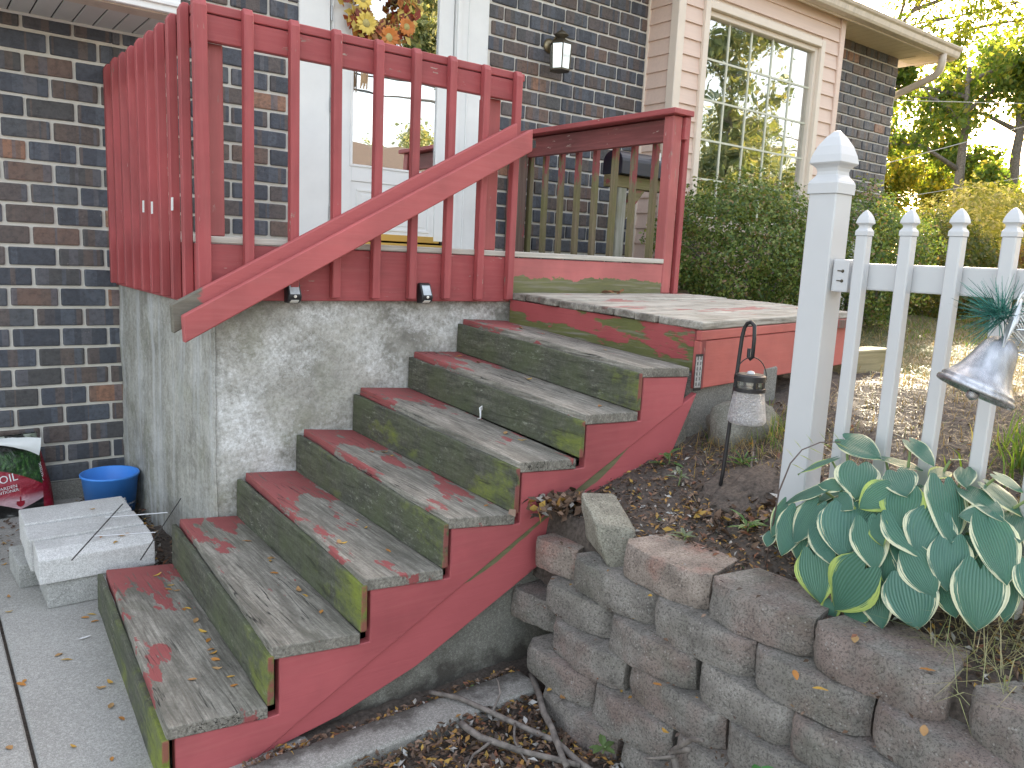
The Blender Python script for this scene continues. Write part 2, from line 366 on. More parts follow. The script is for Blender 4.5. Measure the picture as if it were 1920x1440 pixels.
def part(name, me, parent=None, loc=None, rot=None, label=None, kind=None, scale=None):
    """mesh in world coordinates (loc None) or a local mesh put at world loc"""
    o = bpy.data.objects.new(name, me); COL.objects.link(o)
    l = Vector(loc) if loc is not None else Vector((0, 0, 0))
    if parent: o.parent = parent; o.location = l-wloc(parent)
    else: o.location = l
    WO[o.name] = l
    if rot is not None: o.rotation_euler = rot
    if scale is not None: o.scale = scale
    if label: o['label'] = label
    if kind: o['kind'] = kind
    return o
def single(name, me, label, cat, loc=None, rot=None, group=None, kind=None, scale=None):
    o = part(name, me, None, loc, rot, scale=scale)
    o['label'] = label; o['category'] = cat
    if group: o['group'] = group
    if kind: o['kind'] = kind
    return o
def struct(name, me, label=None, kind='structure'):
    o = part(name, me); o['kind'] = kind
    if label: o['label'] = label
    return o
def np_mesh(name, verts, faces, mat, smooth=False):
    verts = np.asarray(verts, np.float32); faces = np.asarray(faces, np.int32)
    me = bpy.data.meshes.new(name); nf, k = faces.shape
    me.vertices.add(len(verts)); me.vertices.foreach_set('co', verts.ravel())
    me.loops.add(nf*k); me.loops.foreach_set('vertex_index', faces.ravel())
    me.polygons.add(nf); me.polygons.foreach_set('loop_start', np.arange(0, nf*k, k, dtype=np.int32)); me.polygons.foreach_set('loop_total', np.full(nf, k, np.int32))
    if smooth: me.polygons.foreach_set('use_smooth', np.ones(nf, bool))
    me.materials.append(mat); me.update(); me.validate(); return me
NR = np.random.default_rng(11)
def unit(v): return v/np.maximum(np.linalg.norm(v, axis=-1, keepdims=True), 1e-9)
def leaf_cards(centers, size, normal=None, spread=1.0, aspect=.55, droop=0.0):
    """folded four-corner leaves: base, side, tip, side"""
    n = len(centers); size = np.broadcast_to(np.asarray(size, float), (n,))[:, None]
    rn = unit(NR.normal(size=(n, 3)))
    nr = rn if normal is None else unit(normal+spread*rn)
    d = unit(np.cross(nr, NR.normal(size=(n, 3)))); 
    if droop: d = unit(d+np.array([0, 0, -droop]))
    s = unit(np.cross(d, nr)); nr = np.cross(s, d)
    b = centers-d*size*.5; t = centers+d*size*.5
    l = centers+s*size*aspect*.5+nr*size*.12; r = centers-s*size*aspect*.5+nr*size*.12
    v = np.stack([b, r, t, l], 1).reshape(-1, 3); f = np.arange(4*n).reshape(n, 4)
    return v, f
# ------------------------------------------------------------------ materials in use
M = {}
M['red_x'] = m_red('red_painted_wood_x', 'x'); M['red_y'] = m_red('red_painted_wood_y', 'y'); M['red_z'] = m_red('red_painted_wood_z', 'z', chips=.655)
M['red_fresh'] = m_red('red_stringer_paint', 'x', chips=.70, base=(.49, .112, .122), grime=.14)
M['red_landing'] = m_red('red_landing_paint', 'x', chips=.70, base=(.54, .135, .115), grime=.12)
M['red_step'] = m_red('red_step_board_moss', 'x', chips=.70, base=(.50, .145, .14), moss=(2, -.165, -.135), grime=.15)
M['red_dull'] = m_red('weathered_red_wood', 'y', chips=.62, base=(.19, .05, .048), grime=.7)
M['mortar'] = m_mortar(); M['brick'] = m_brick()
M['white'] = m_plain('white_door_paint', (.78, .79, .78), .45, .05)
M['vinyl'] = m_plain('white_vinyl', (.56, .57, .58), .32, .03, dirt=.12, dirtc=(.55, .52, .45))
M['siding'] = m_plain('peach_siding', (.72, .55, .46), .55, .06, axis='x', bump=.08)
M['trim'] = m_plain('cream_trim', (.74, .64, .54), .5, .05)
M['muntin'] = m_plain('pale_muntin', (.62, .62, .50), .5, .05)
M['gutter'] = m_plain('cream_gutter_metal', (.62, .53, .43), .42, .08, dirt=.5, dirtc=(.30, .27, .22))
M['soffit_w'] = m_plain('white_soffit', (.62, .61, .58), .5, .04)
M['soffit_c'] = m_plain('cream_soffit', (.74, .62, .46), .5, .05)
M['found'] = m_concrete('foundation_concrete', (.22, .215, .19), (.36, .35, .32), .1, bumpd=.006)
M['drive'] = m_concrete('driveway_concrete', (.365, .355, .33), (.475, .465, .435), .45, stain=(.235, .23, .215))
M['curbm'] = m_concrete('curb_concrete', (.29, .28, .25), (.42, .41, .38), .4, scale=2, bumpd=.006, dirt=(-1.60, -1.40, 1))
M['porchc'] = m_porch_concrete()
M['soil'] = m_plain('dark_soil', (.10, .08, .066), .95, .6, scale=70, bump=1.0, bscale=90, dirt=.6, dirtc=(.045, .036, .03))
M['glass_door'] = m_glass_reflect('storm_door_glass', .66, (.9, .93, .95), wav=.04)
M['glass_win'] = m_glass_reflect('window_glass', .42, (.86, .93, .90), wav=.07)
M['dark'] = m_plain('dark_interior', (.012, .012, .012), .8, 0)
M['curtain'] = m_plain('pale_curtain', (.72, .80, .70), .9, .15, axis='z')
M['brass'] = m_plain('brass_plate', (.80, .58, .18), .28, .05, Metallic=1.0)
M['black'] = m_plain('black_plastic', (.018, .018, .02), .45, .1)
M['steel'] = m_plain('grey_metal', (.45, .45, .46), .35, .1, Metallic=1.0)
M['bronze'] = m_plain('old_bronze', (.10, .085, .06), .5, .3, Metallic=.6)
M['shingle'] = m_plain('brown_roof_shingle', (.085, .065, .055), .9, .3, scale=30, bump=.5)

WY = 1.82          # face of the house wall
# ------------------------------------------------------------------ ground
def ground():
    g = G(); g.box(-30, -.828, -60, 1.9, -2.1, -1.68)
    struct('driveway', g.mesh('driveway', M['drive'], bevel=.006))
    g = G(); g.box(-.816, -.06, -60, 1.9, -2.1, -1.681)
    struct('driveway', g.mesh('driveway', M['drive'], bevel=.006))
    g = G(); g.box(-.86, -.78, -60, 1.9, -2.2, -1.70)
    struct('driveway_joint', g.mesh('driveway_joint', M['soil']))
    # low dirt strip at the foot of the steps and of the stone wall
    n = 60; vs = []; fs = []
    xs = np.linspace(-.6, 1.4, n); ys = np.linspace(-6, 1.0, 2*n)
    for j, y in enumerate(ys):
        for i, x in enumerate(xs):
            e = max(0, min(1, (x+.12)/.12)) if y < -1.42 else max(0, min(1, (x+.30)/.2))
            z = -1.705+.022*mnoise.noise((x*5, y*5, 0))+.012*mnoise.noise((x*17, y*17, 3))
            if y > -1.46: z += .03*min(1, (y+1.46)/.1)
            z = -1.76*(1-e)+z*e
            vs.append((x, y, z))
    for j in range(2*n-1):
        for i in range(n-1):
            a = j*n+i; fs.append((a, a+1, a+n+1, a+n))
    struct('dirt_strip', np_mesh('dirt_strip', vs, fs, M['soil'], True))
    # raised garden bed behind the stone wall
    def bed(x, y):
        t = max(0, min(1, (x-1.0)/2.0))**.85
        z = -1.035+.40*t*t*(3-2*t)*.55+.40*t*.45
        if y < -3.0: z -= 0
        z += .02*mnoise.noise((x*4, y*4, 1))+.012*mnoise.noise((x*15, y*15, 7))+.008*mnoise.noise((x*34, y*34, 2))
        return z
    xs = np.linspace(.93, 3.7, 150); ys = np.linspace(-4.6, 1.78, 330); vs = []; fs = []
    for y in ys:
        for x in xs: vs.append((x, y, bed(x, y) if x > .98 else bed(.98, y)-(.98-x)*6))
    nx = len(xs)
    for j in range(len(ys)-1):
        for i in range(nx-1):
            a = j*nx+i; fs.append((a, a+1, a+nx+1, a+nx))
    struct('garden_bed', np_mesh('garden_bed', vs, fs, M['soil'], True))
    def lz(x, y):
        z = -.655+.03*mnoise.noise((x*.5, y*.5, 2))
        if y > .2 and x < 9.5: z += .10*min(1, (y-.2)/1.0)
        if y < -5: z -= 1.1*min(1, (-5-y)/7)
        if x > 30: z -= .0
        return z
    xs = np.concatenate([np.linspace(3.65, 14, 60), np.linspace(14.5, 110, 40)]); ys = np.concatenate([np.linspace(-60, -12, 14), np.linspace(-11, 4, 70), np.linspace(5, 90, 30)])
    vs = [(x, y, lz(x, y)) for y in ys for x in xs]; nx = len(xs)
    fs = [(j*nx+i, j*nx+i+1, j*nx+nx+i+1, j*nx+nx+i) for j in range(len(ys)-1) for i in range(nx-1)]
    t = NT('dry_lawn'); p = t.pos()
    c = t.mix(t.ramp(t.noise(p, 1.1, 6, .65), [(.35, 0), (.65, 1)]), (.20, .15, .075), (.095, .12, .03))
    c = t.mix(t.math('MULTIPLY', t.ramp(t.noise(p, 45, 4, .7), [(.4, 1), (.6, 0)]), .5), c, (.06, .045, .025))
    lawnm = t.done(t.pbsdf(c, .95, t.bump(t.noise(p, 60, 5, .8), .8, .02)))
    struct('lawn', np_mesh('lawn', vs, fs, lawnm, True))
    g = G(); g.add([(-120, -140, -1.78), (140, -140, -1.78), (140, 140, -1.78), (-120, 140, -1.78)], [(0, 1, 2, 3)])
    struct('ground', g.mesh('ground', lawnm))
    g = G(); g.box(-.32, .80, -1.585, -1.43, -1.85, -1.655)
    me = g.mesh('curb', M['curbm'], bevel=.02, seg=3)
    struct('curb', me)
    return bed, lz
bed_z, lawn_z = ground()

# ------------------------------------------------------------------ house
CZ, C0, BL = .1222, .0243, .2620
def brick_meshes():
    out = []
    for k in range(5):
        g = G(); g.box(-.1215, .1215, -.012, .03, -.0515, .0515)
        me = g.mesh('brick', M['brick'], bevel=.009, seg=2, jitter=.0025); out.append(me)
    return out
def house():
    H = thing('house', 'single storey house of dark brick with a peach sided window bay and white front door', 'house', (1.0, WY+.3, -1.7))
    g = G()
    yb = WY+.20; ym = WY+.004
    for (x0, x1, z0, z1) in [(1.21, 2.80, 2.12, 2.70), (2.80, 9.27, -1.564, 2.70), (1.21, 2.80, -1.564, -.02), (-7, 1.21, -1.564, 2.70)]:
        if x0 == 2.80 and z1 == 2.70: g.box(2.80, 4.70, ym, yb, z0, z1); g.box(4.70, 7.22, yb+.15, yb+.25, z0, z1); g.box(7.22, 9.27, ym, yb, z0, z1)
        else: g.box(x0, x1, ym, yb, z0, z1)
    wall = part('brick_wall', g.mesh('brick_wall', M['mortar']), H)
    # every brick that can be seen; nearest/largest as objects, the rest joined
    cand = []
    def rows(x0, x1, z0, z1):
        n0 = math.floor((z0-C0)/CZ); n1 = math.ceil((z1-C0)/CZ)
        for n in range(n0, n1+1):
            zc = C0+CZ*n+CZ*.5
            if zc-.05 < z0 or zc+.02 > z1: continue
            off = -.051 if n % 2 == 0 else -.051+BL*.5
            k0 = math.floor((x0-off)/BL)-1
            for k in range(k0, k0+int((x1-x0)/BL)+4):
                a = off+BL*k+.0095; b = a+BL-.019
                a2 = max(a, x0); b2 = min(b, x1)
                if b2-a2 < .03: continue
                cand.append(((a2+b2)/2, zc+rnd.uniform(-.0015, .0015), (b2-a2)/.243))
    rows(-1.05, .03, -1.56, 1.215); rows(.03, 1.205, -.02, 1.95); rows(2.812, 4.66, -.45, 2.55); rows(7.32, 9.265, .3, 2.70)
    def rank(c): return (Vector((c[0], WY, c[1]))-CAM).length
    cand.sort(key=rank)
    bms = brick_meshes()
    for i, (x, z, s) in enumerate(cand[:300]):
        part('brick', bms[i % 5], wall, (x, WY, z), (0, rnd.uniform(-.006, .006), 0), scale=(s, 1, 1))
    g = G()
    for (x, z, s) in cand[300:]:
        e = .1215*s; g.box(x-e, x+e, WY-.012, WY+.03, z-.0515, z+.0515)
    t = M['brick'].copy(); t.name = 'dark_brick_far'
    for nd in list(t.node_tree.nodes):
        if nd.type == 'OBJECT_INFO':
            gn = t.node_tree.nodes.new('ShaderNodeNewGeometry')
            for l in list(nd.outputs['Random'].links): t.node_tree.links.new(gn.outputs['Random Per Island'], l.to_socket)
    part('bricks', g.mesh('bricks', t, bevel=.006), wall, kind='stuff')
    # end wall, back and foundation
    g = G(); g.box(9.07, 9.27, yb, 10, -1.564, 2.7); g.box(-7, 9.07, 9.8, 10, -1.7, 2.7); g.box(-7.2, -7, ym, 10, -1.7, 2.7)
    part('end_wall', g.mesh('end_wall', M['mortar']), H)
    g = G(); g.box(-7, 0.02, WY-.012, yb, -1.9, -1.566); g.box(3.2, 9.27, WY-.01, yb, -1.9, -1.566)
    g.box(-7, -.02, WY-.05, WY-.012, -1.9, -1.70)
    part('foundation', g.mesh('foundation', M['found'], bevel=.004), H)
    # dark rooms behind door and window
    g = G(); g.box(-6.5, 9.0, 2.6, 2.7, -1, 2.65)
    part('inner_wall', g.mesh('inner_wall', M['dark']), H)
    # roof over the eave, gutter and soffit
    g = G(); g.hexa([(-7.3, 1.33, 2.78), (9.62, 1.33, 2.78), (9.62, 6, 4.32), (-7.3, 6, 4.32), (-7.3, 1.33, 2.84), (9.62, 1.33, 2.84), (9.62, 6, 4.38), (-7.3, 6, 4.38)])
    g.hexa([(-7.3, 6, 4.32), (9.62, 6, 4.32), (9.62, 10.5, 2.8), (-7.3, 10.5, 2.8), (-7.3, 6, 4.38), (9.62, 6, 4.38), (9.62, 10.5, 2.86), (-7.3, 10.5, 2.86)])
    g.prism([(9.25, 1.6, 2.7), (9.25, 10.2, 2.7), (9.25, 6, 4.3)], (.02, 0, 0))
    part('roof', g.mesh('roof', M['shingle']), H)
    for k in range(26):      # soffit boards run out from the wall
        x0 = 2.0+.30*k
        if x0 < 6.8: continue
        g = G(); g.box(x0, x0+.147, 1.36, WY+.03, 2.700, 2.716); g.box(x0+.150, x0+.297, 1.36, WY+.03, 2.700, 2.716)
        part('soffit_board', g.mesh('soffit_board', M['soffit_c'], bevel=.004), H)
    g = G(); g.box(-7.3, 7.1, 1.36, WY+.03, 2.702, 2.716); part('soffit', g.mesh('soffit', M['soffit_c']), H)
    g = G(); g.box(.4, 9.62, 1.335, 1.36, 2.66, 2.80); g.box(9.60, 9.62, 1.36, 2.2, 2.68, 2.80)
    part('fascia', g.mesh('fascia', M['trim'], bevel=.003), H)
    gp = [(1.335, 2.80), (1.20, 2.80), (1.195, 2.79), (1.205, 2.765), (1.225, 2.75), (1.235, 2.70), (1.25, 2.675), (1.335, 2.672)]
    g = G(); g.prism([(.4, y, z) for y, z in gp], (9.24, 0, 0)); part('gutter', g.mesh('gutter', M['gutter'], bevel=.003), H)
    g = G(); g.tube([(9.30, 1.28, 2.68), (9.30, 1.28, 2.58), (9.31, 1.30, 2.50), (9.32, 1.36, 2.44), (9.33, 1.44, 2.41), (9.335, 1.66, 2.33), (9.335, 1.90, 2.25), (9.33, 2.02, 2.18), (9.325, 2.06, 2.05), (9.325, 2.06, -.6)], .045, 12)
    part('downspout', g.mesh('downspout', M['gutter'], smooth=True), H)
    # --- siding bay
    BY = 1.45
    sid = lambda g, nm='siding_board': part(nm, g.mesh(nm, M['siding']), H)
    z = -.42; E = .1435
    while z < 2.69:
        z1 = min(z+E, 2.70)
        g = G()   # side face (towards the steps)
        g.hexa([(4.628, 1.515, z), (4.66, 1.515, z), (4.66, WY-.01, z), (4.628, WY-.01, z), (4.647, 1.515, z1+.01), (4.66, 1.515, z1+.01), (4.66, WY-.01, z1+.01), (4.647, WY-.01, z1+.01)]); sid(g)
        spans = [(4.715, 4.965), (6.955, 7.245)] if (z1 > .33 and z < 2.40) else [(4.715, 7.245)]
        for a, b in spans:
            zz1 = z1+.01
            if z < .33 < z1: pass
            g = G(); g.hexa([(a, BY-.018, z), (b, BY-.018, z), (b, BY+.014, z), (a, BY+.014, z), (a, BY+.001, zz1), (b, BY+.001, zz1), (b, BY+.014, zz1), (a, BY+.014, zz1)]); sid(g)
        z += E
    g = G(); g.box(4.615, 4.712, BY-.03, BY+.065, -.45, 2.698); part('corner_trim', g.mesh('corner_trim', M['trim'], bevel=.006), H)
    g = G(); g.box(7.247, 7.33, BY-.03, WY, -.45, 2.698); part('corner_trim', g.mesh('corner_trim', M['siding'], bevel=.006), H)
    g = G(); g.box(4.618, 4.665, WY-.03, WY+.003, -.45, 2.698); part('corner_trim', g.mesh('corner_trim', M['trim'], bevel=.004), H)
    g = G(); g.box(4.66, 7.25, BY+.012, WY+.01, -.45, .36); g.box(4.66, 7.25, BY+.012, WY+.01, 2.42, 2.70); g.box(4.66, 4.98, BY+.012, WY+.01, .36, 2.42); g.box(6.94, 7.25, BY+.012, WY+.01, .36, 2.42)
    part('bay_core', g.mesh('bay_core', M['trim']), H)
    # window
    g = G(); x0, x1, z0, z1 = 4.967, 6.953, .33, 2.405
    for (a, b, c, d, dy) in [(x0, x0+.07, z0, z1, 0), (x1-.07, x1, z0, z1, 0), (x0+.07, x1-.07, z1-.075, z1, .0), (x0+.07, x1-.07, z0, z0+.07, 0)]:
        g.box(a, b, BY-.045, BY+.03, c, d)
    for (a, b, c, d) in [(x0+.071, x0+.115, z0+.07, z1-.075), (x1-.115, x1-.071, z0+.07, z1-.075), (x0+.115, x1-.115, z1-.125, z1-.076), (x0+.115, x1-.115, z0+.071, z0+.115)]:
        g.box(a, b, BY+.0, BY+.08, c, d)
    g.box(x0-.02, x1+.02, BY-.07, BY-.02, z0-.03, z0-.002)
    win = part('bay_window', g.mesh('bay_window', M['trim'], bevel=.005), H)
    gx0, gx1, gz0, gz1 = x0+.112, x1-.112, z0+.112, z1-.122
    g = G(); g.box(gx0, gx1, BY+.045, BY+.051, gz0, gz1); part('window_pane', g.mesh('window_pane', M['glass_win']), win)
    for k in range(1, 5):
        x = gx0+(gx1-gx0)*k/5; g = G(); g.box(x-.009, x+.009, BY+.036, BY+.0445, gz0, gz1); part('muntin', g.mesh('muntin', M['muntin']), win)
        zz = gz1-.37*k; g = G(); g.box(gx0, gx1, BY+.0365, BY+.044, zz-.009, zz+.009); part('muntin', g.mesh('muntin', M['muntin']), win)
    g = G()
    n = 90
    vs = []; 
    for i in range(n+1):
        x = 4.9+(6.95-4.9)*i/n; y = 1.66+.018*math.sin(i*1.1)+.008*math.sin(i*2.7); vs += [(x, y, .3), (x, y, 2.45)]
    g.add(vs, [(2*i, 2*i+2, 2*i+3, 2*i+1) for i in range(n)])
    part('curtain', g.mesh('curtain', M['curtain'], smooth=True), win)
    # --- front door
    g = G(); g.box(1.205, 1.435, WY-.025, WY+.12, -.02, 2.14); g.box(2.485, 2.80, WY-.025, WY+.12, -.02, 2.14); g.box(1.435, 2.485, WY-.025, WY+.12, 2.06, 2.14)
    g.box(1.45, 1.462, WY-.03, WY-.02, 0, 2.06); g.box(2.49, 2.53, WY-.045, WY-.025, 0, 2.1); g.box(2.60, 2.615, WY-.035, WY-.025, 0, 2.1)
    fr = part('door_frame', g.mesh('door_frame', M['white'], bevel=.004), H)
    g = G(); g.lathe([(0, 0), (.018, 0), (.022, .01), (.018, .018), (0, .02)], (2.665, WY-.025, 1.46), 16, axis=(0, -1, 0)); part('doorbell', g.mesh('doorbell', M['bronze'], smooth=True), fr)
    g = G(); dy0, dy1 = WY-.012, WY+.03
    g.box(1.447, 1.615, dy0, dy1, .06, 2.05); g.box(2.345, 2.475, dy0, dy1, .06, 2.05); g.box(1.615, 2.345, dy0, dy1, 1.95, 2.05); g.box(1.615, 2.345, dy0, dy1, .47, .585); g.box(1.615, 2.345, dy0+.008, dy1, .06, .47)
    for (a, b, c, d) in [(1.60, 1.622, .575, 1.96), (2.338, 2.36, .575, 1.96)]: g.box(a, b, dy0-.008, dy0+.01, c, d)
    g.box(1.622, 2.338, dy0-.008, dy0+.01, .575, .592)
    g.box(1.66, 2.30, dy0+.001, dy0+.012, .12, .14); g.box(1.66, 2.30, dy0+.001, dy0+.012, .40, .42); g.box(1.66, 1.68, dy0+.001, dy0+.012, .14, .40); g.box(2.28, 2.30, dy0+.001, dy0+.012, .14, .40)
    g.box(1.70, 2.26, dy0+.004, dy0+.012, .16, .38)
    door = part('storm_door', g.mesh('storm_door', M['white'], bevel=.003), H)
    g = G(); g.box(1.617, 2.343, dy0+.012, dy0+.017, .585, 1.955); part('door_glass', g.mesh('door_glass', M['glass_door']), door)
    for z in (.22, .98, 1.60):
        g = G(); g.tube([(1.441, WY-.034, z-.05), (1.441, WY-.034, z+.05)], .007, 8); g.box(1.436, 1.447, WY-.031, WY-.024, z-.05, z+.05)
        for q in range(3): g.tube([(1.441, WY-.034, z-.035+q*.033), (1.441, WY-.034, z-.031+q*.033)], .0085, 8)
        part('hinge', g.mesh('hinge', M['steel']), door)
    g = G(); g.box(1.46, 2.40, WY-.006, WY-.0015, .045, .095); g.box(1.44, 2.48, WY-.07, WY+.05, -.005, .03); part('threshold', g.mesh('threshold', M['brass'], bevel=.003), H)
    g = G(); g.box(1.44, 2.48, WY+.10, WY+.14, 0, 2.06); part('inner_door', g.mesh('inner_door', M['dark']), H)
    # --- overhanging upper storey at the left
    ox = .245
    g = G(); g.box(-7, ox, 1.20, WY+.3, 1.226, 2.66); part('upper_wall', g.mesh('upper_wall', M['white']), H)
    g = G(); g.box(-7, ox+.012, 1.165, 1.199, 1.215, 1.48); g.box(-7, ox+.02, 1.150, 1.165, 1.25, 1.272); part('upper_fascia', g.mesh('upper_fascia', M['white'], bevel=.003), H)
    g = G(); g.box(-7, ox+.005, 1.20, 1.34, 1.207, 1.224); part('soffit_edge', g.mesh('soffit_edge', M['gutter'], bevel=.003), H)
    g = G(); g.box(-7, ox, WY-.022, WY-.013, 1.196, 1.212); part('soffit_trim', g.mesh('soffit_trim', M['soffit_w'], bevel=.002), H)
    for k in range(16):
        x1 = ox-.108*k; g = G(); g.box(x1-.1005, x1, 1.342, WY-.014, 1.212, 1.222); part('soffit_panel', g.mesh('soffit_panel', M['soffit_w'], bevel=.003), H)
    g = G(); g.box(-7, ox, 1.342, WY-.014, 1.2225, 1.2255); part('soffit_backing', g.mesh('soffit_backing', M['dark']), H)
    return H
HOUSE = house()
# ------------------------------------------------------------------ porch
SP = .2166
M['stripw'] = m_oldwood('pale_deck_edge', 'x', (.36, .33, .29), (.62, .59, .53), .08)
M['pick_old'] = m_oldwood('mossy_baluster_wood', 'z', (.13, .105, .06), (.24, .19, .125), .62, red=.55, redtop=(.2, 1.0))
M['post_old'] = m_oldwood('worn_brown_post', 'z', (.10, .06, .05), (.19, .13, .11), .12, red=.25)
M['red_post'] = m_red('red_post_paint', 'z', chips=.625, base=(.47, .125, .12), grime=.2)
def porch():
    P = thing('porch', 'raised front porch with red painted balustrade on a stained concrete base', 'porch', (1.6, .9, -1.68))
    # rough cast concrete base
    bm = bmesh.new(); nx, nz = 64, 28
    def base_grid(pf, nu, nv):
        rows = [[bm.verts.new(pf(i/nu, j/nv)) for i in range(nu+1)] for j in range(nv+1)]
        for j in range(nv):
            for i in range(nu): bm.faces.new((rows[j][i], rows[j][i+1], rows[j+1][i+1], rows[j+1][i]))
    def disp(p, n):
        d = .010*mnoise.noise((p[0]*3, p[1]*3, p[2]*3))+.005*mnoise.noise((p[0]*11, p[1]*11, p[2]*11))+.002*mnoise.noise((p[0]*37, p[1]*37, p[2]*37))
        return tuple(p[i]+n[i]*d for i in range(3))
    zt, zb = -.287, -1.75
    def ft(u, v):
        x = .068+u*3.07; z = zb+(zt-zb)*v; p = disp((x, .062, z), (0, -1, 0))
        if u == 0: p = (p[0]+.004*mnoise.noise((z*9, 1, 1)), p[1]+.012, p[2])
        return p
    base_grid(ft, 90, 40)
    def lt(u, v):
        y = WY-u*(WY-.062); x = .018+.05*u; z = zb+(zt-.012*u-zb)*v; p = disp((x, y, z), (-1, 0, 0))
        if u == 1: p = (p[0]+.012, p[1], p[2])
        return p
    base_grid(lt, 50, 40)
    base_grid(lambda u, v: (.068+u*3.07, .07+v*1.74, zt-.004), 2, 2)
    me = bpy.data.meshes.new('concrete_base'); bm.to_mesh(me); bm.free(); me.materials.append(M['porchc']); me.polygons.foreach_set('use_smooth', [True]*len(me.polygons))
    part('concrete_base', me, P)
    B = .004
    def bx(nm, a, mat, bev=B, **k):
        g = G(); g.box(*a); return part(nm, g.mesh(nm, mat, bevel=bev), P, **k)
    bx('fascia_board', (.002, 1.765, .0, .038, -.292, -.034), M['red_x'])
    bx('fascia_board', (1.768, 3.075, .006, .044, -.258, -.036), M['red_step'], label='red step board with moss along its lower edge')
    bx('fascia_board', (.0, .038, .041, 1.79, -.318, -.034), M['red_y'])
    bx('deck_edge', (.0, 3.074, -.003, .06, -.031, 0), M['stripw'])
    for k in range(12): bx('deck_board', (.03, 3.1, .064+.145*k, .064+.145*k+.14, -.031, -.001-.0005*(k % 3)), M['stripw'])
    bx('porch_post', (.04, .13, .045, .135, .001, .838), M['red_post']); bx('porch_post', (1.585, 1.675, .045, .135, .001, .838), M['red_post'])
    bx('porch_post', (3.076, 3.166, .004, .094, -.236, .950), M['red_post'], .007)
    bx('porch_post', (3.05, 3.14, 1.64, 1.80, .001, .95), M['post_old'], label='worn brown post against the brick wall')
    bx('top_rail', (0, 1.79, -.002, .036, .835, .945), M['red_x']); bx('top_rail', (0, .036, .038, 1.80, .835, .945), M['red_y'])
    bx('rail_cap', (0, 1.80, -.004, .14, .950, .990), M['red_x']); bx('rail_cap', (-.002, .14, .143, 1.80, .950, .990), M['red_y'])
    bx('top_rail', (3.12, 3.166, .097, 1.63, .79, .940), M['red_dull'], label='dull red rail board under the side cap')
    bx('top_rail', (3.168, 3.20, -.02, 1.75, .80, .945), M['red_y'])
    bx('rail_cap', (3.035, 3.232, -.035, 1.80, .953, .990), M['red_y'])
    bx('bottom_rail', (3.10, 3.14, .10, 1.63, -.005, .004), M['red_dull'])
    # balusters, top outer edge cut at a slant
    def picket(axis, z0, z1, wd=.043, th=.041, mat=None):
        g = G(); h = wd/2; c = .028
        if axis == 'y': poly = [(-h, 0, z0), (-h, 0, z1), (-h, -th+.015, z1), (-h, -th, z1-c), (-h, -th, z0)]; d = (wd, 0, 0)
        else: poly = [(0, -h, z0), (0, -h, z1), (-th+.015, -h, z1), (-th, -h, z1-c), (-th, -h, z0)]; d = (0, wd, 0)
        g.prism(poly, d); return g.mesh('baluster', mat or M['red_z'], bevel=.0035)
    pf = picket('y', -.277, .992); ps = picket('x', -.30, .992); pc = picket('y', -.285, .995, .058)
    for k in range(9):
        part('baluster', pc if k == 0 else pf, P, (k*SP+(.012 if k == 0 else rnd.uniform(-.004, .004)), -.0045, rnd.uniform(-.004, .004)), (0, rnd.uniform(-.004, .004), 0))
    for k in range(9):
        part('baluster', ps, P, (-.0025, .10+SP*.93*k, rnd.uniform(-.004, .004)), (rnd.uniform(-.005, .005), 0, 0))
    po = picket('x', -.03, .94, mat=M['pick_old'])
    for k in range(1, 9):
        part('baluster', po, P, (3.212, .09+.2025*k, 0), (rnd.uniform(-.006, .006), 0, math.pi), label='green stained bare wood baluster')
    g = G(); g.prism([(3.203, .002, -.235), (3.203, .045, -.235), (3.203, .045, .985), (3.203, .020, .985), (3.203, .002, .955)], (.044, 0, 0)); part('baluster', g.mesh('baluster', M['red_z'], bevel=.004), P)
    # sloping hand rail: two boards side by side
    def board(a, b, h, y0, y1, mat, cut=0):
        a = Vector(a); b = Vector(b); d = (b-a).normalized(); up = Vector((-d.z, 0, d.x))
        p = [a, b, b+up*h, a+up*h]
        # plumb cut ends
        p[0] = a; p[3] = Vector((a.x-.006, 0, a.z+h/ d.x)) if True else p[3]; p[1] = b; p[2] = Vector((b.x-.004, 0, b.z+h/d.x))
        g = G(); g.prism([(q.x, y0, q.z) for q in p], (0, y1-y0, 0)); return g.mesh('hand_rail', mat, bevel=.005)
    hr = m_red('red_handrail_paint', 'x', chips=.70, base=(.50, .115, .115), grime=.14)
    part('hand_rail', board((-.111, 0, -.465), (1.758, 0, .553), .104, -.158, -.118, hr), P)
    t = NT('rotted_rail_end'); p = t.pos(); gr = t.noise(t.map(p, (4, 50, 50)), 1, 6, .7)
    rot = t.math('ADD', t.mrange(t.sep(p)[0], -.12, .16, .75, -.1), t.math('SUBTRACT', t.noise(t.map(p, (6, 6, 14)), 1, 5, .7), .5))
    col = t.mix(t.ramp(rot, [(.38, 0), (.46, 1)]), (.42, .10, .10), t.mix(gr, (.05, .045, .035), (.26, .24, .19)))
    mrot = t.done(t.pbsdf(col, .7, t.bump(gr, .5, .008)))
    part('hand_rail', board((-.140, 0, -.430), (1.70, 0, .575), .112, -.090, -.052, mrot), P)
    g = G()
    for k in range(5):
        t = .1+.42*k; g.box(t-.03, t+.03, -.1178, -.0902, -.44+.545*t+.05, -.44+.545*t+.09)
    part('rail_spacer', g.mesh('rail_spacer', M['black']), P)
    # paper tags stapled to the side balusters
    for y, z in ((.62, .13), (.80, .14), (.24, .14)):
        g = G(); g.hexa([(-.0475, y, z-.03), (-.0445, y, z-.03), (-.0445, y+.03, z-.03), (-.0475, y+.03, z-.03), (-.0475, y-.005, z+.03), (-.0445, y-.005, z+.03), (-.0445, y+.025, z+.03), (-.0475, y+.025, z+.03)])
        part('paper_tag', g.mesh('paper_tag', M['white']), P)
    return P
PORCH = porch()

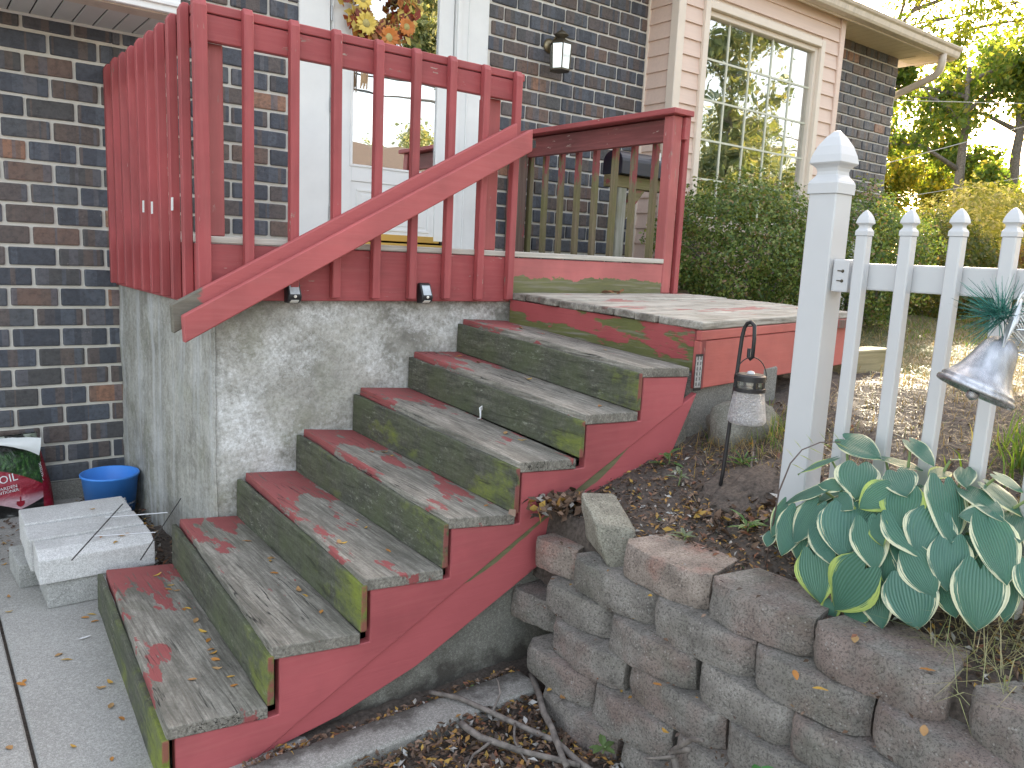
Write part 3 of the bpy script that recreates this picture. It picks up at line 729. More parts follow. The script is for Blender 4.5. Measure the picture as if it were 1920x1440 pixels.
# ------------------------------------------------------------------ landing
def landing():
    L = thing('landing_deck', 'low wooden landing with grey boards and red painted sides in front of the porch', 'deck', (2.5, -.7, -.75))
    mb = m_landing()
    # plane through the four measured corners
    A, B, C, D = Vector((1.745, -.012, -.240)), Vector((1.838, -1.385, -.286)), Vector((3.32, -1.262, -.256)), Vector((3.30, -.012, -.232))
    n = 10
    for k in range(n):
        t0, t1 = k/n, (k+1)/n-.006
        def pt(t, s): return A.lerp(B, t).lerp(D.lerp(C, t), s)
        w0 = rnd.uniform(-.012, .01)/1.5
        dz = rnd.uniform(-.004, .004)
        q = [pt(t1, w0), pt(t1, 1), pt(t0, 1), pt(t0, w0)]
        q = [v+Vector((0, 0, dz)) for v in q]
        g = G(); g.hexa([v-Vector((0, 0, .037)) for v in q]+q)
        part('deck_board', g.mesh('deck_board', mb, bevel=.005), L)
    d = (B-A).normalized(); e = (C-B).normalized()
    def plank(p0, p1, z0a, z0b, z1a, z1b, th, mat, nm, label=None):
        p0, p1 = Vector(p0), Vector(p1); dd = (p1-p0).normalized(); nn = Vector((dd.y, -dd.x, 0))*-th
        bt = [Vector((p0.x, p0.y, z0a)), Vector((p1.x, p1.y, z0b)), Vector((p1.x, p1.y, z0b))+nn, Vector((p0.x, p0.y, z0a))+nn]
        tp = [Vector((p0.x, p0.y, z1a)), Vector((p1.x, p1.y, z1b)), Vector((p1.x, p1.y, z1b))+nn, Vector((p0.x, p0.y, z1a))+nn]
        g = G(); g.hexa(bt+tp); return part(nm, g.mesh(nm, mat, bevel=.004), L, label=label)
    # front fascia: narrow top strip and deep board
    f0 = B+Vector((-.008, .012, 0)); f1 = C+Vector((0, .012, 0))
    plank(f0+Vector((-.0, -.004, 0)), f1+Vector((0, -.004, 0)), -.372, -.337, -.326, -.295, .03, M['red_landing'], 'fascia_board')
    plank(f0, f1, -.598, -.565, -.375, -.340, .035, M['red_landing'], 'fascia_board')
    # upper riser facing the steps, flaking and mossy
    t = NT('flaking_red_riser'); p = t.pos(); x, y, z = t.sep(p)
    gr = t.noise(t.map(p, (50, 2.2, 60)), 1, 6, .65, .4)
    red = t.mix(t.noise(p, 6, 5), (.27, .05, .055), (.40, .09, .09))
    v = t.math('ADD', t.noise(t.map(p, (6, 2.4, 8), (3, 5, 1)), 1, 6, .6), t.mrange(z, -.46, -.32, .16, -.06))
    v = t.math('ADD', v, t.mrange(y, -.35, .0, 0, .10))
    wood = t.mix(t.noise(t.map(p, (20, 5, 20)), 1, 6, .7), (.05, .055, .025), (.19, .20, .06))
    wood = t.mix(t.ramp(gr, [(.52, 0), (.7, 1)]), wood, (.21, .20, .15))
    col = t.mix(t.ramp(v, [(.53, 0), (.56, 1)]), red, wood)
    mr = t.done(t.pbsdf(col, .85, t.bump(t.math('ADD', gr, t.math('MULTIPLY', t.ramp(v, [(.53, 0), (.56, 1)]), -.6)), .5, .006)))
    def side(t): return A.lerp(B, t)
    a0, a1 = side(0)+Vector((.014, 0, 0)), side(.955)+Vector((.014, 0, 0))
    g = G(); N = 24; vs = []
    for i in range(N+1):
        q = a0.lerp(a1, i/N); zb = -.425-.095*(i/N)+.006*mnoise.noise((i*.7, 2, 2))
        vs += [(q.x, q.y, zb), (q.x+.035, q.y, zb), (q.x, q.y, q.z-.040), (q.x+.035, q.y, q.z-.040)]
    f = []
    for i in range(N):
        o = 4*i; f += [(o, o+2, o+6, o+4), (o+1, o+5, o+7, o+3), (o+2, o+3, o+7, o+6), (o, o+4, o+5, o+1)]
    f += [(0, 1, 3, 2), (4*N, 4*N+2, 4*N+3, 4*N+1)]
    g.add(vs, f); part('riser_board', g.mesh('riser_board', mr), L, label='flaking red and mossy board above the top step')
    # corner block and joist behind, dark underside
    q = side(.957); w_ = side(.999)
    g = G(); g.box(q.x+.006, q.x+.045, w_.y+.012, q.y, -.60, -.326); part('corner_post', g.mesh('corner_post', m_red('red_corner_board', 'z', chips=.58, base=(.30, .06, .06), grime=.5), bevel=.004), L)
    g = G(); g.box(1.90, 3.28, -1.30, -.03, -.345, -.30); part('joist_frame', g.mesh('joist_frame', M['post_old']), L)
    g = G(); g.box(1.84, 2.55, -1.325, .04, -1.3, -.52)
    me = g.mesh('pad', M['found'], bevel=.02)
    part('concrete_pad', me, L)
    # perforated joist bracket
    g = G(); bx = 1.782
    br = m_plain('galvanised_bracket', (.42, .42, .41), .6, .4, scale=50, dirt=.9, dirtc=(.25, .2, .18))
    for j in range(6):
        for i in range(2):
            x0 = bx+.004+i*.021; z0 = -.585+j*.024; y = -1.3955
            for (aa, bb, cc, dd) in [(x0, x0+.021, z0, z0+.008), (x0, x0+.007, z0+.008, z0+.024), (x0+.015, x0+.021, z0+.008, z0+.024)]:
                g.box(aa, bb, y, y+.003, cc, dd)
    g.box(bx+.002, bx+.055, -1.3920, -1.390, -.60, -.43, 1)
    part('joist_bracket', g.mesh('joist_bracket', [br, M['black']]), L)
    return L
landing()

# ------------------------------------------------------------------ stairs
FI = [(-.421, -1.506), (-.100, -1.322), (.215, -1.139), (.513, -.948), (.827, -.752), (1.150, -.572), (1.470, -.395)]
FO = [(-.517, -1.475), (-.193, -1.308), (.132, -1.149), (.468, -.986), (.790, -.816), (1.125, -.656), (1.444, -.477)]
BO = [(-.223, -1.508), (.105, -1.342), (.440, -1.178), (.765, -1.022), (1.074, -.838), (1.420, -.668), (1.739, -.491)]
RI = [(-.456, -1.516), (-.137, -1.340), (.168, -1.162), (.472, -.972), (.785, -.785), (1.115, -.600), (1.431, -.420)]
RO = [(-.534, -1.513), (-.208, -1.335), (.120, -1.168), (.448, -1.006), (.770, -.838), (1.100, -.682), (1.420, -.500)]
YI, YO = .050, -1.385
def stairs():
    S = thing('wooden_stairs', 'seven worn wooden steps with mossy risers and a red painted stringer', 'stairs', (.55, -.7, -1.68))
    par = [(.62, .35), (.45, .25), (.75, .2), (.85, .2), (.68, .2), (.5, .25), (.35, .3)]
    for k in range(7):
        mt = m_tread('worn_step_wood_%s' % 'abcdefg'[k], 'y', par[k][0], par[k][1])
        xo, zo = FO[k]; xi, zi = FI[k]; bx, bz = BO[k]; dx, dz = bx-xo, bz-zo
        ex = .018    # running in under the riser
        th = .042
        N = 10; g = G(); rows = []
        # long board in slices, so its edges can wander a little
        for j in range(N+1):
            s = j/N; y = YO+(YI-YO)*s
            fx = xo+(xi-xo)*s+.003*mnoise.noise((y*6, k*3.1, 0)); fz = zo+(zi-zo)*s+.002*mnoise.noise((y*5, k*2.2, 4))
            rows.append([(fx, y, fz-th), (fx+dx+ex, y, fz+dz-th), (fx+dx+ex, y, fz+dz), (fx+.004, y, fz)])
        vs = [p for r_ in rows for p in r_]; f = [(0, 1, 2, 3), tuple(4*N+i for i in (3, 2, 1, 0))]
        for j in range(N):
            for i in range(4):
                a, b = 4*j+i, 4*j+(i+1) % 4; f.append((a, a+4, b+4, b))
        g.add(vs, f); part('tread', g.mesh('tread', mt, bevel=.005, seg=2), S)
    mr = m_riser('mossy_riser_wood')
    for k in range(7):
        xo, zo = RO[k]; xi, zi = RI[k]; yo, yi = YO-.006, YI-.004
        zb = -1.675 if k == 0 else None
        N = 12; rows = []; th = .025
        for j in range(N+1):
            s = j/N; y = yo+(yi-yo)*s; x = xo+(xi-xo)*s+.003*mnoise.noise((y*5, k*1.7, 9)); z = zo+(zi-zo)*s+.004*mnoise.noise((y*7, k*4.4, 2))
            if k == 3 and -.55 < y < -.28: z -= .012*math.sin((y+.55)/.27*math.pi)
            if k == 0: b = -1.69
            else:
                t = .985; fo, fi, bo = FO[k-1], FI[k-1], BO[k-1]
                b = fo[1]+(fi[1]-fo[1])*s+(bo[1]-fo[1])*t+.003
            rows.append([(x, y, b), (x+th, y, b), (x+th, y, z), (x+.003, y, z)])
        vs = [p for r_ in rows for p in r_]; f = [(0, 1, 2, 3), tuple(4*N+i for i in (3, 2, 1, 0))]
        for j in range(N):
            for i in range(4):
                a, b = 4*j+i, 4*j+(i+1) % 4; f.append((a, a+4, b+4, b))
        g = G(); g.add(vs, f); part('riser', g.mesh('riser', mr, bevel=.006, seg=2), S)
    # cut stringer: teeth under every tread and behind every riser
    ys = -1.379
    top = []
    for k in range(7):
        xo, zo = FO[k]; bx, bz = BO[k]
        rx = RO[k][0]+.042
        top += [(rx, zo-.0445), (bx+.018, bz-.0445)] if k else [(rx, -1.66), (rx, zo-.0445), (bx+.018, bz-.0445)]
        if k: pass
    pts = []
    for k in range(7):
        xo, zo = FO[k]; bx, bz = BO[k]; rx = RO[k][0]+.0435
        if k == 0: pts += [(rx, -1.69)]
        pts += [(rx, zo-.0445), (bx+.018, bz-.0445)]
        nx = RO[k+1][0]+.0435 if k < 6 else 1.752
        pts += [(nx, bz-.0445)] if nx > bx+.018 else []
    gl = lambda x: -1.553+.523*x
    low = [(1.735, -.662), (1.20, gl(1.20)), (.6, gl(.6)), (.1, gl(.1)), (-.10, gl(-.10)), (-.25, -1.69)]
    pts += low
    g = G(); g.prism([(x, ys, z) for x, z in pts], (0, .038, 0)); part('stringer', g.mesh('stringer', M['red_fresh'], bevel=.003), S)
    # lower board, set back a little, mossy where bare
    t = NT('red_lower_board_moss'); p = t.pos(); x, y, z = t.sep(p)
    gr = t.noise(t.map(p, (3, 40, 40), rot=(0, R(-27.6), 0)), 1, 6, .65)
    red = t.mix(t.noise(p, 7, 5), (.41, .092, .10), (.49, .112, .122))
    up = t.math('SUBTRACT', t.math('MULTIPLY', x, .523), z)    # distance below the joint line
    v = t.math('ADD', t.mrange(up, 1.553, 1.63, .30, -.30), t.noise(t.map(p, (1.7, 1, 1), (.35, 0, 0)), 1, 4, .6))
    v = t.math('SUBTRACT', v, t.mrange(x, .45, .75, .35, 0)); v = t.math('SUBTRACT', v, t.mrange(x, 1.35, 1.55, 0, .35))
    moss = t.mix(gr, (.07, .075, .035), (.26, .245, .13))
    col = t.mix(t.ramp(v, [(.55, 0), (.58, 1)]), red, moss)
    rot_ = t.math('ADD', t.mrange(up, 1.70, 1.80, 0, .5), t.math('MULTIPLY', t.noise(p, 12, 5, .7), .8))
    col = t.mix(t.ramp(rot_, [(.72, 0), (.85, .8)]), col, (.08, .06, .045))
    ml = t.done(t.pbsdf(col, .7, t.bump(gr, .4, .006)))
    lowp = [(-.22, -1.685), (-.10, gl(-.10)-.004), (.1, gl(.1)-.004), (1.20, gl(1.20)-.004), (1.735, -.668), (1.842, -.617), (1.70, -.884), (1.25, -1.115), (.78, -1.345), (.36, -1.545), (.05, -1.64)]
    g = G(); g.prism([(x, ys+.010, z) for x, z in lowp], (0, .034, 0)); part('lower_stringer', g.mesh('lower_stringer', ml, bevel=.003), S)
    # the old concrete steps inside
    cp = [(-.18, -1.74), (-.02, -1.63), (.35, -1.45), (1.05, -1.09), (1.75, -.74), (1.84, -.70), (1.84, -1.74)]
    bm = bmesh.new(); N = 30; rows = []
    g = G(); g.prism([(x, -1.335, z) for x, z in cp], (0, 1.32, 0)); me = g.mesh('old_concrete', m_concrete('old_step_concrete', (.20, .195, .165), (.33, .325, .285), .3, scale=2.5, bumpd=.012, dirt=(-1.45, -1.75, 2)), bevel=.02, seg=2)
    part('concrete_core', me, S)
    g = G(); g.lathe([(0, 0), (.013, 0), (.013, .006), (0, .006)], (.955, ys+.009, -1.19), 14, axis=(0, -1, 0)); part('bolt', g.mesh('bolt', M['bronze']), S)
    return S
STAIRS = stairs()
# ------------------------------------------------------------------ stone garden wall
def block_mesh(nm, wd=.365, h=.118, dp=.25, seed=0, bulge=.022, rough=.007, chop=.030):
    """concrete garden block: rough split face towards -X, flat top; local origin at the front middle of its base"""
    r = random.Random(seed); ny, nz = 12, 5; vs = []; fs = []
    def face(u, v):
        y = (u-.5)*wd
        e = abs(u-.5)*2
        x = bulge*(e**2.2)+chop*max(0, (e-.82)/.18)**1.2
        x += rough*2.0*mnoise.noise((u*3.1+seed*7.3, v*1.7, seed*1.9))+rough*mnoise.noise((u*9+seed, v*4, 3.3+seed))
        if v > .99: x += .008
        if v < .01: x += .006
        return (x, y, v*h+.003*mnoise.noise((u*4, v*3, seed)))
    for j in range(nz+1):
        for i in range(ny+1): vs.append(face(i/ny, j/nz))
    for j in range(nz):
        for i in range(ny):
            a = j*(ny+1)+i; fs.append((a, a+ny+1, a+ny+2, a+1))
    o = len(vs); bw = wd*.40      # back edge narrower
    tb = [(dp, -bw, h), (dp, bw, h)]; bb = [(dp, -bw, 0), (dp, bw, 0)]
    vs += tb+bb
    topr = [nz*(ny+1)+i for i in range(ny+1)]; botr = list(range(ny+1))
    fs.append(tuple(topr[::-1])+(o, o+1)) if False else fs.append(tuple([o, o+1]+topr[::-1]))
    fs.append(tuple(botr+[o+3, o+2]))
    fs.append((o, topr[0])+tuple(j*(ny+1) for j in range(nz-1, -1, -1))+(o+2,))
    fs.append((topr[-1], o+1, o+3)+tuple(j*(ny+1)+ny for j in range(0, nz)))
    fs.append((o+1, o, o+2, o+3))
    me = bpy.data.meshes.new(nm); me.from_pydata(vs, [], fs)
    bm = bmesh.new(); bm.from_mesh(me); bmesh.ops.recalc_face_normals(bm, faces=bm.faces)
    for f in bm.faces: f.smooth = len(f.verts) == 4
    for e in bm.edges:
        if len(e.link_faces) == 2 and e.calc_face_angle(0) > .8: e.smooth = False
    bm.to_mesh(me); bm.free(); me.materials.append(M['block']); return me
M['block'] = m_block('rough_garden_block'); M['block_pink'] = m_block('pinkish_garden_block', (1.2, 1.08, 1.03), .75); M['block_grey'] = m_block('grey_broken_block', (1.2, 1.23, 1.12), .05)
def wall():
    Wl = thing('retaining_wall', 'low garden wall of stacked rough concrete blocks beside the stairs', 'stone wall', (.95, -2.6, -1.72))
    vars_ = [block_mesh('block', seed=k) for k in range(6)]
    H = .120; Z0 = -1.72
    courses = {0: [-1.634, -2.035, -2.42, -2.79, -3.16, -3.53, -3.9, -4.27], 1: [-1.52, -1.875, -2.235, -2.60, -2.97, -3.34, -3.71, -4.08],
               2: [-1.605, -1.99, -2.40, -2.77, -3.14, -3.51, -3.88, -4.25], 3: [-1.53, -1.875, -2.26, -2.60, -2.97, -3.34, -3.71, -4.08],
               4: [-1.63, -2.05, -2.44, -2.80, -3.17, -3.54, -3.91], 5: [-1.845, -2.225, -2.59, -2.96]}
    for k, ys in courses.items():
        xf = .715+.030*k
        for i in range(len(ys)-1):
            a, b = ys[i], ys[i+1]; wd = a-b-.008
            me = vars_[(i*2+k*3) % 6]
            lab = None
            if k == 5 and i == 0:
                me = block_mesh('block', seed=21, rough=.005); me.materials[0] = M['block_pink']; lab = 'pinkish block with a clean flat top'
            part('block', me, Wl, (xf+rnd.uniform(-.012, .012), (a+b)/2, Z0+H*k), (rnd.uniform(-.012, .012), rnd.uniform(-.01, .01), rnd.uniform(-.05, .05)), scale=(1, wd/.365, 1.0), label=lab)
    for y, rz, dx, dz in ((-3.17, -.20, .0, -.012), (-3.56, -.05, -.01, -.012), (-3.94, -.05, -.03, -.012)):
        part('block', vars_[int(-y*10) % 6], Wl, (.875+dx, y, Z0+H*5+dz), (0, 0, rz), scale=(1, 1.04, 1))
    # end blocks turned to face the steps
    b1 = block_mesh('block', wd=.20, dp=.15, seed=31, bulge=.01, rough=.004, chop=.01)
    part('block', b1, Wl, (.872, -1.515, Z0+H*4), (0, 0, .16), label='short pinkish end block beside the red stringer').data.materials[0] = M['block_pink']
    b2 = block_mesh('block', wd=.27, dp=.2, seed=33, bulge=.02)
    part('block', b2, Wl, (.835, -1.455, Z0+H*2+.01), (.03, .02, .28), label='end block tucked against the red stringer')
    return Wl
wall()
def loose_block():
    p = [(.900, -1.80, -1.135), (1.05, -1.84, -1.12), (1.165, -1.64, -1.08), (.975, -1.58, -1.09), (.875, -1.735, -.975), (1.02, -1.80, -.985), (1.10, -1.60, -.925), (.945, -1.575, -.900)]
    g = G(); g.hexa([Vector(q) for q in p]); me = g.mesh('loose_block', M['block_grey'], bevel=.018, seg=2)
    bm = bmesh.new(); bm.from_mesh(me); bmesh.ops.subdivide_edges(bm, edges=bm.edges, cuts=2, use_grid_fill=True)
    for v in bm.verts: v.co += Vector((mnoise.noise(v.co*12), mnoise.noise(v.co*12+Vector((5, 5, 5))), mnoise.noise(v.co*12+Vector((9, 1, 4)))))*.010
    bm.to_mesh(me); bm.free(); me.polygons.foreach_set('use_smooth', [True]*len(me.polygons))
    single('loose_block', me, 'pale grey broken block leaning on top of the garden wall', 'block')
loose_block()
def rock():
    bm = bmesh.new(); bmesh.ops.create_icosphere(bm, subdivisions=4, radius=1)
    for v in bm.verts:
        n = v.co.copy(); d = 1+.22*mnoise.noise(n*1.6+Vector((4, 2, 8)))+.07*mnoise.noise(n*5)
        v.co = Vector((n.x*.20*d, n.y*.14*d, n.z*.17*d))
    me = bpy.data.meshes.new('boulder'); bm.to_mesh(me); bm.free(); me.materials.append(m_concrete('mossy_boulder', (.15, .145, .115), (.27, .265, .225), .3, scale=3, bumpd=.02, stain=(.12, .13, .075))); me.polygons.foreach_set('use_smooth', [True]*len(me.polygons))
    single('boulder', me, 'rough grey boulder on the soil behind the hanging lantern', 'rock', (2.03, -1.50, -.79))
    bm = bmesh.new(); bmesh.ops.create_icosphere(bm, subdivisions=5, radius=1)
    for v in bm.verts:
        n = v.co.copy(); d = 1+.25*mnoise.noise(n*1.5+Vector((1, 7, 3)))+.14*mnoise.noise(n*6)+.09*mnoise.noise(n*14)+.05*mnoise.noise(n*30)
        v.co = Vector((n.x*.34*d, n.y*.17*d, n.z*.085*d))
    me = bpy.data.meshes.new('earth_clod'); bm.to_mesh(me); bm.free(); me.materials.append(M['soil']); me.polygons.foreach_set('use_smooth', [True]*len(me.polygons))
    single('earth_clod', me, 'mound of dark bare earth in front of the lantern stake', 'earth mound', (1.60, -1.87, -.945), (0, -.22, .15))
rock()

# ------------------------------------------------------------------ things on the driveway
def pavers():
    mp = m_concrete('pale_paver', (.68, .675, .66), (.80, .80, .79), .15, stain=(.24, .235, .21), scale=3, bumpd=.005)
    mq = m_concrete('grey_paver', (.36, .36, .34), (.58, .58, .56), .15, stain=(.17, .175, .15), scale=3, bumpd=.006)
    def slab(poly, x0, x1, lab, rz=0, grp=None):
        g = G(); g.prism([(x0, y, z) for y, z in poly], (x1-x0, 0, 0)); me = g.mesh('paver', mp, bevel=.007, seg=2)
        single('concrete_block', me, lab, 'concrete block')
    slab([(.545, -1.558), (.80, -1.558), (.80, -1.40), (.555, -1.402)], -.675, -.20, 'pale concrete block at the back of the pile by the blue bucket')
    slab([(.315, -1.557), (.541, -1.557), (.541, -1.408), (.32, -1.404)], -.682, -.195, 'pale concrete block in the middle of the pile, under the crossed wires')
    slab([(.130, -1.557), (.311, -1.557), (.311, -1.413), (.20, -1.416), (.130, -1.445)], -.668, -.19, 'pale concrete block at the front of the pile, its top edge slanted')
    def lower(x0, y0, x1, y1, rz, lab):
        g = G(); cx, cy = (x0+x1)/2, (y0+y1)/2; g.box(x0-cx, x1-cx, y0-cy, y1-cy, 0, .119)
        single('concrete_block', g.mesh('paver', mq, bevel=.007, seg=2), lab, 'concrete block', (cx, cy, -1.680), (0, 0, rz))
    lower(-.64, .145, -.20, .42, 0, 'grey stained block flat on the driveway under the front of the pile')
    lower(-.725, .46, -.22, .74, .05, 'pale block flat on the driveway sticking out left of the pile')
    # wire yard-sign frame
    wm = m_plain('rusty_wire', (.10, .095, .09), .5, .3, Metallic=.7)
    W_ = thing('wire_frame', 'thin wire sign frame lying across the pile of pale concrete blocks', 'wire frame', (-.3, .3, -1.4))
    for a, b in (((-.565, -.06, -1.392), (-.235, .600, -1.385)), ((-.32, -.18, -1.40), (.02, .475, -1.36))):
        g = G(); g.tube([a, b], .0032, 6); part('wire_leg', g.mesh('wire_leg', wm), W_)
    ms = m_plain('bright_wire', (.6, .6, .6), .4, .1, Metallic=.6)
    for a, b in (((-.345, .44, -1.389), (-.085, .316, -1.372)), ((-.45, .20, -1.391), (-.195, .092, -1.384))):
        g = G(); g.tube([a, b], .003, 6); part('cross_wire', g.mesh('cross_wire', ms), W_)
pavers()
def text_geo(txt, size, align='LEFT'):
    cu = bpy.data.curves.new('txt', 'FONT'); cu.body = txt; cu.size = size; cu.align_x = align; cu.resolution_u = 2
    o = bpy.data.objects.new('txt', cu); COL.objects.link(o)
    dg = bpy.context.evaluated_depsgraph_get(); me = o.evaluated_get(dg).to_mesh()
    v = [tuple(p.co) for p in me.vertices]; f = [tuple(p.vertices) for p in me.polygons]
    o.evaluated_get(dg).to_mesh_clear(); bpy.data.objects.remove(o); bpy.data.curves.remove(cu)
    return v, f
M['print_white'] = m_plain('white_print', (.75, .75, .76), .5, .03)
def bucket():
    c = Vector((-.142, 1.42, -1.68)); mb = m_plain('blue_bucket_plastic', (.06, .27, .80), .38, .08)
    B = thing('bucket', 'bright blue plastic bucket with white printing beside the concrete wall', 'bucket', c)
    h = .247; r0, r1 = .128, .156
    prof = [(0, .004), (r0, .004), (r0+.003, .0), (r1, h-.016), (r1+.008, h-.014), (r1+.009, h-.003), (r1+.005, h), (r1-.003, h-.003), (r0-.004, .012), (0, .012)]
    g = G(); g.lathe(prof, c, 48); part('bucket_shell', g.mesh('bucket_shell', mb, smooth=True, weld=True), B)
    # print: tree emblem and words wrapped round the wall
    def wrap(v, f, ang0, z0):
        g = G(); vs = []
        for x, y, _ in v:
            z = z0+y; r = r0+(r1-r0)*z/(h-.016)+.0026; a = ang0+x/r; vs.append((c.x+r*math.sin(a), c.y-r*math.cos(a), c.z+z))
        g.add(vs, f); return g
    # facing direction of the camera from the bucket is (-.91,-5.1): angle -0.18
    parts = []
    for txt, s, a, z in (('Summer', .026, .42, .062), ('growers', .017, .42, .040), ('water', .024, -.95, .070)):
        v, f = text_geo(txt, s); parts.append(wrap(v, f, a, z))
    v = []; f = []
    def disc(x, y, r):
        o = len(v); v.extend((x+r*math.cos(k*math.pi/5), y+r*math.sin(k*math.pi/5), 0) for k in range(10)); f.append(tuple(range(o, o+10)))
    for x, y, r in ((0, .036, .013), (-.012, .027, .010), (.012, .027, .010), (-.006, .046, .008), (.007, .045, .008)): disc(x, y, r)
    o = len(v); v.extend([(-.003, 0, 0), (.003, 0, 0), (.002, .03, 0), (-.002, .03, 0)]); f.append((o, o+1, o+2, o+3))
    o = len(v); v.extend([(-.016, -.003, 0), (.014, -.003, 0), (.014, .001, 0), (-.016, .001, 0)]); f.append((o, o+1, o+2, o+3))
    parts.append(wrap(v, f, .30, .066))
    g = G()
    for q in parts: g.add(q.v, q.f)
    part('lettering', g.mesh('lettering', M['print_white']), B)
bucket()
def soil_bag():
    B = thing('soil_bag', 'open red and black plastic bag of topsoil leaning on the brick wall', 'bag', (-.75, 1.55, -1.68))
    mr_ = m_plain('glossy_red_bag', (.30, .012, .030), .28, .25, scale=9, bump=.25, bscale=14)
    t = NT('printed_soil_bag'); p = t.pos(); x, y, z = t.sep(p)
    nz_ = t.noise(p, 16, 5, .6)
    col = t.mix(t.ramp(t.noise(t.map(p, (3, 3, 22)), 1, 4), [(.45, 0), (.7, 1)]), (.27, .010, .026), (.38, .06, .085))
    pk = t.math('ADD', z, t.math('MULTIPLY', nz_, .012))
    col = t.mix(t.mrange(pk, -1.535, -1.575, 0, 1), col, (.62, .40, .45))
    # black lower edge with a pointed white band
    vx = t.math('ABSOLUTE', t.math('ADD', x, .597))
    tip = t.math('SUBTRACT', z, t.math('MULTIPLY', vx, .42))
    low = t.mrange(tip, -1.634, -1.637, 0, 1)
    blk = t.ramp(t.noise(t.map(p, (10, 10, 40)), 1, 5), [(.45, (.008, .008, .008)), (.62, (.03, .03, .03)), (.75, (.30, .30, .30))])
    col = t.mix(low, col, blk)
    # picture of grass on top
    gr = t.ramp(t.noise(t.map(p, (60, 60, 18)), 1, 4, .7), [(.35, (.004, .008, .004)), (.55, (.02, .07, .015)), (.75, (.10, .22, .05))])
    gtop = t.ramp(t.noise(p, 40, 4), [(.4, (.006, .006, .006)), (.7, (.02, .025, .018))])
    lim = t.math('ADD', z, t.math('MULTIPLY', t.math('POWER', t.math('ABSOLUTE', t.math('ADD', x, .80)), 2), 1.15))
    gi = t.math('MULTIPLY', t.mrange(lim, -1.385, -1.378, 0, 1), 1)
    pic = t.mix(t.mrange(z, -1.315, -1.285, 0, 1), gr, gtop)
    pl = t.math('MULTIPLY', t.mrange(z, -1.255, -1.235, 0, 1), t.ramp(t.noise(p, 26, 3), [(.45, 0), (.5, 1)]))
    pic = t.mix(pl, pic, t.mix(t.noise(p, 30, 2), (.03, .10, .03), (.55, .55, .50)))
    col = t.mix(gi, col, pic)
    col = t.mix(t.math('MULTIPLY', t.mrange(x, -.478, -.474, 0, 1), t.mrange(z, -1.24, -1.25, 0, 1)), col, (.22, .008, .022))
    mb = t.done(t.pbsdf(col, .30, t.bump(t.noise(t.map(p, (7, 7, 11)), 1.6, 4, .6, 1.2), .5, .03)))
    # pillow shaped front that leans back
    nu, nv = 34, 26; vs = []; fs = []
    def fr(u, v):
        x = -1.12+u*(.70-.055*v)+.01*math.sin(v*5)
        b = math.sin(math.pi*min(1, max(0, u)))**.45*math.sin(math.pi*(.08+.84*v))**.6
        y = 1.615+.085*v-.10*b+.012*mnoise.noise((u*7, v*6, 2)); z = -1.678+v*.47+.008*mnoise.noise((u*4, 9, v))
        return (x, y, z)
    for j in range(nv+1):
        for i in range(nu+1): vs.append(fr(i/nu, j/nv))
    fs = [(j*(nu+1)+i, j*(nu+1)+i+1, (j+1)*(nu+1)+i+1, (j+1)*(nu+1)+i) for j in range(nv) for i in range(nu)]
    o = len(vs)
    for j in range(nv+1):
        for i in range(nu+1):
            x, y, z = fr(i/nu, j/nv); e = min(i/nu, 1-i/nu, j/nv, 1-j/nv); vs.append((x, min(1.79, y+.02+.9*min(e, .12)), z))
    fs += [(o+j*(nu+1)+i, o+(j+1)*(nu+1)+i, o+(j+1)*(nu+1)+i+1, o+j*(nu+1)+i+1) for j in range(nv) for i in range(nu)]
    for j in range(nv):
        for i0 in (0, nu):
            a = j*(nu+1)+i0; q = (a, a+nu+1, o+a+nu+1, o+a); fs.append(q if i0 == 0 else q[::-1])
    part('bag_body', np_mesh('bag_body', vs, fs, mb, True), B)
    # torn white flap folded over the top corner
    mw = m_plain('white_film', (.72, .75, .75), .35, .1, bump=.4, bscale=25)
    g = G(); n = 12; vs = []
    P0 = [(-.80, 1.665, -1.215), (-.66, 1.60, -1.205), (-.56, 1.575, -1.20), (-.475, 1.57, -1.215)]
    P1 = [(-.76, 1.585, -1.225), (-.62, 1.555, -1.245), (-.54, 1.545, -1.275), (-.492, 1.555, -1.318)]
    def bez(P, s):
        P = [Vector(q) for q in P]; a = [P[i].lerp(P[i+1], s) for i in range(3)]; b = [a[i].lerp(a[i+1], s) for i in range(2)]; return b[0].lerp(b[1], s)
    for i in range(n+1):
        s = i/n; a, b = bez(P0, s), bez(P1, s)
        for k in range(5):
            q = a.lerp(b, k/4); q.y -= .018*math.sin(k/4*math.pi)+.006*mnoise.noise((s*6, k*.7, 1)); q.z += .004*mnoise.noise((s*9, k, 5)); vs.append(q)
    g.add(vs, [(i*5+k, i*5+k+1, i*5+k+6, i*5+k+5) for i in range(n) for k in range(4)]); part('torn_flap', g.mesh('torn_flap', mw, smooth=True), B)
    cr = []; 
    # lettering, tilted with the bag face
    def lay(txt, size, x0, z0, tilt, mat, nm):
        v, f = text_geo(txt, size); g = G(); vs = []
        for a, b, _ in v:
            xx = x0+a*math.cos(tilt)-b*math.sin(tilt); zz = z0+a*math.sin(tilt)+b*math.cos(tilt)
            vv = (zz+1.678)/.47; uu = (xx+1.12)/(.70-.055*vv); y = fr(uu, vv)[1]-.004
            vs.append((xx, y, zz))
        g.add(vs, f); part(nm, g.mesh(nm, mat), B)
    lay('TOPSOIL', .062, -.845, -1.485, .13, M['print_white'], 'lettering')
    lay('& GARDEN', .027, -.74, -1.512, .13, M['print_white'], 'lettering'); lay('CONDITIONER', .024, -.765, -1.538, .13, M['print_white'], 'lettering')
    lay('ORGANIC MATERIAL', .020, -.448, -1.56, math.pi/2+.16, M['print_white'], 'lettering')
    # spade emblem
    g = G(); vs = []
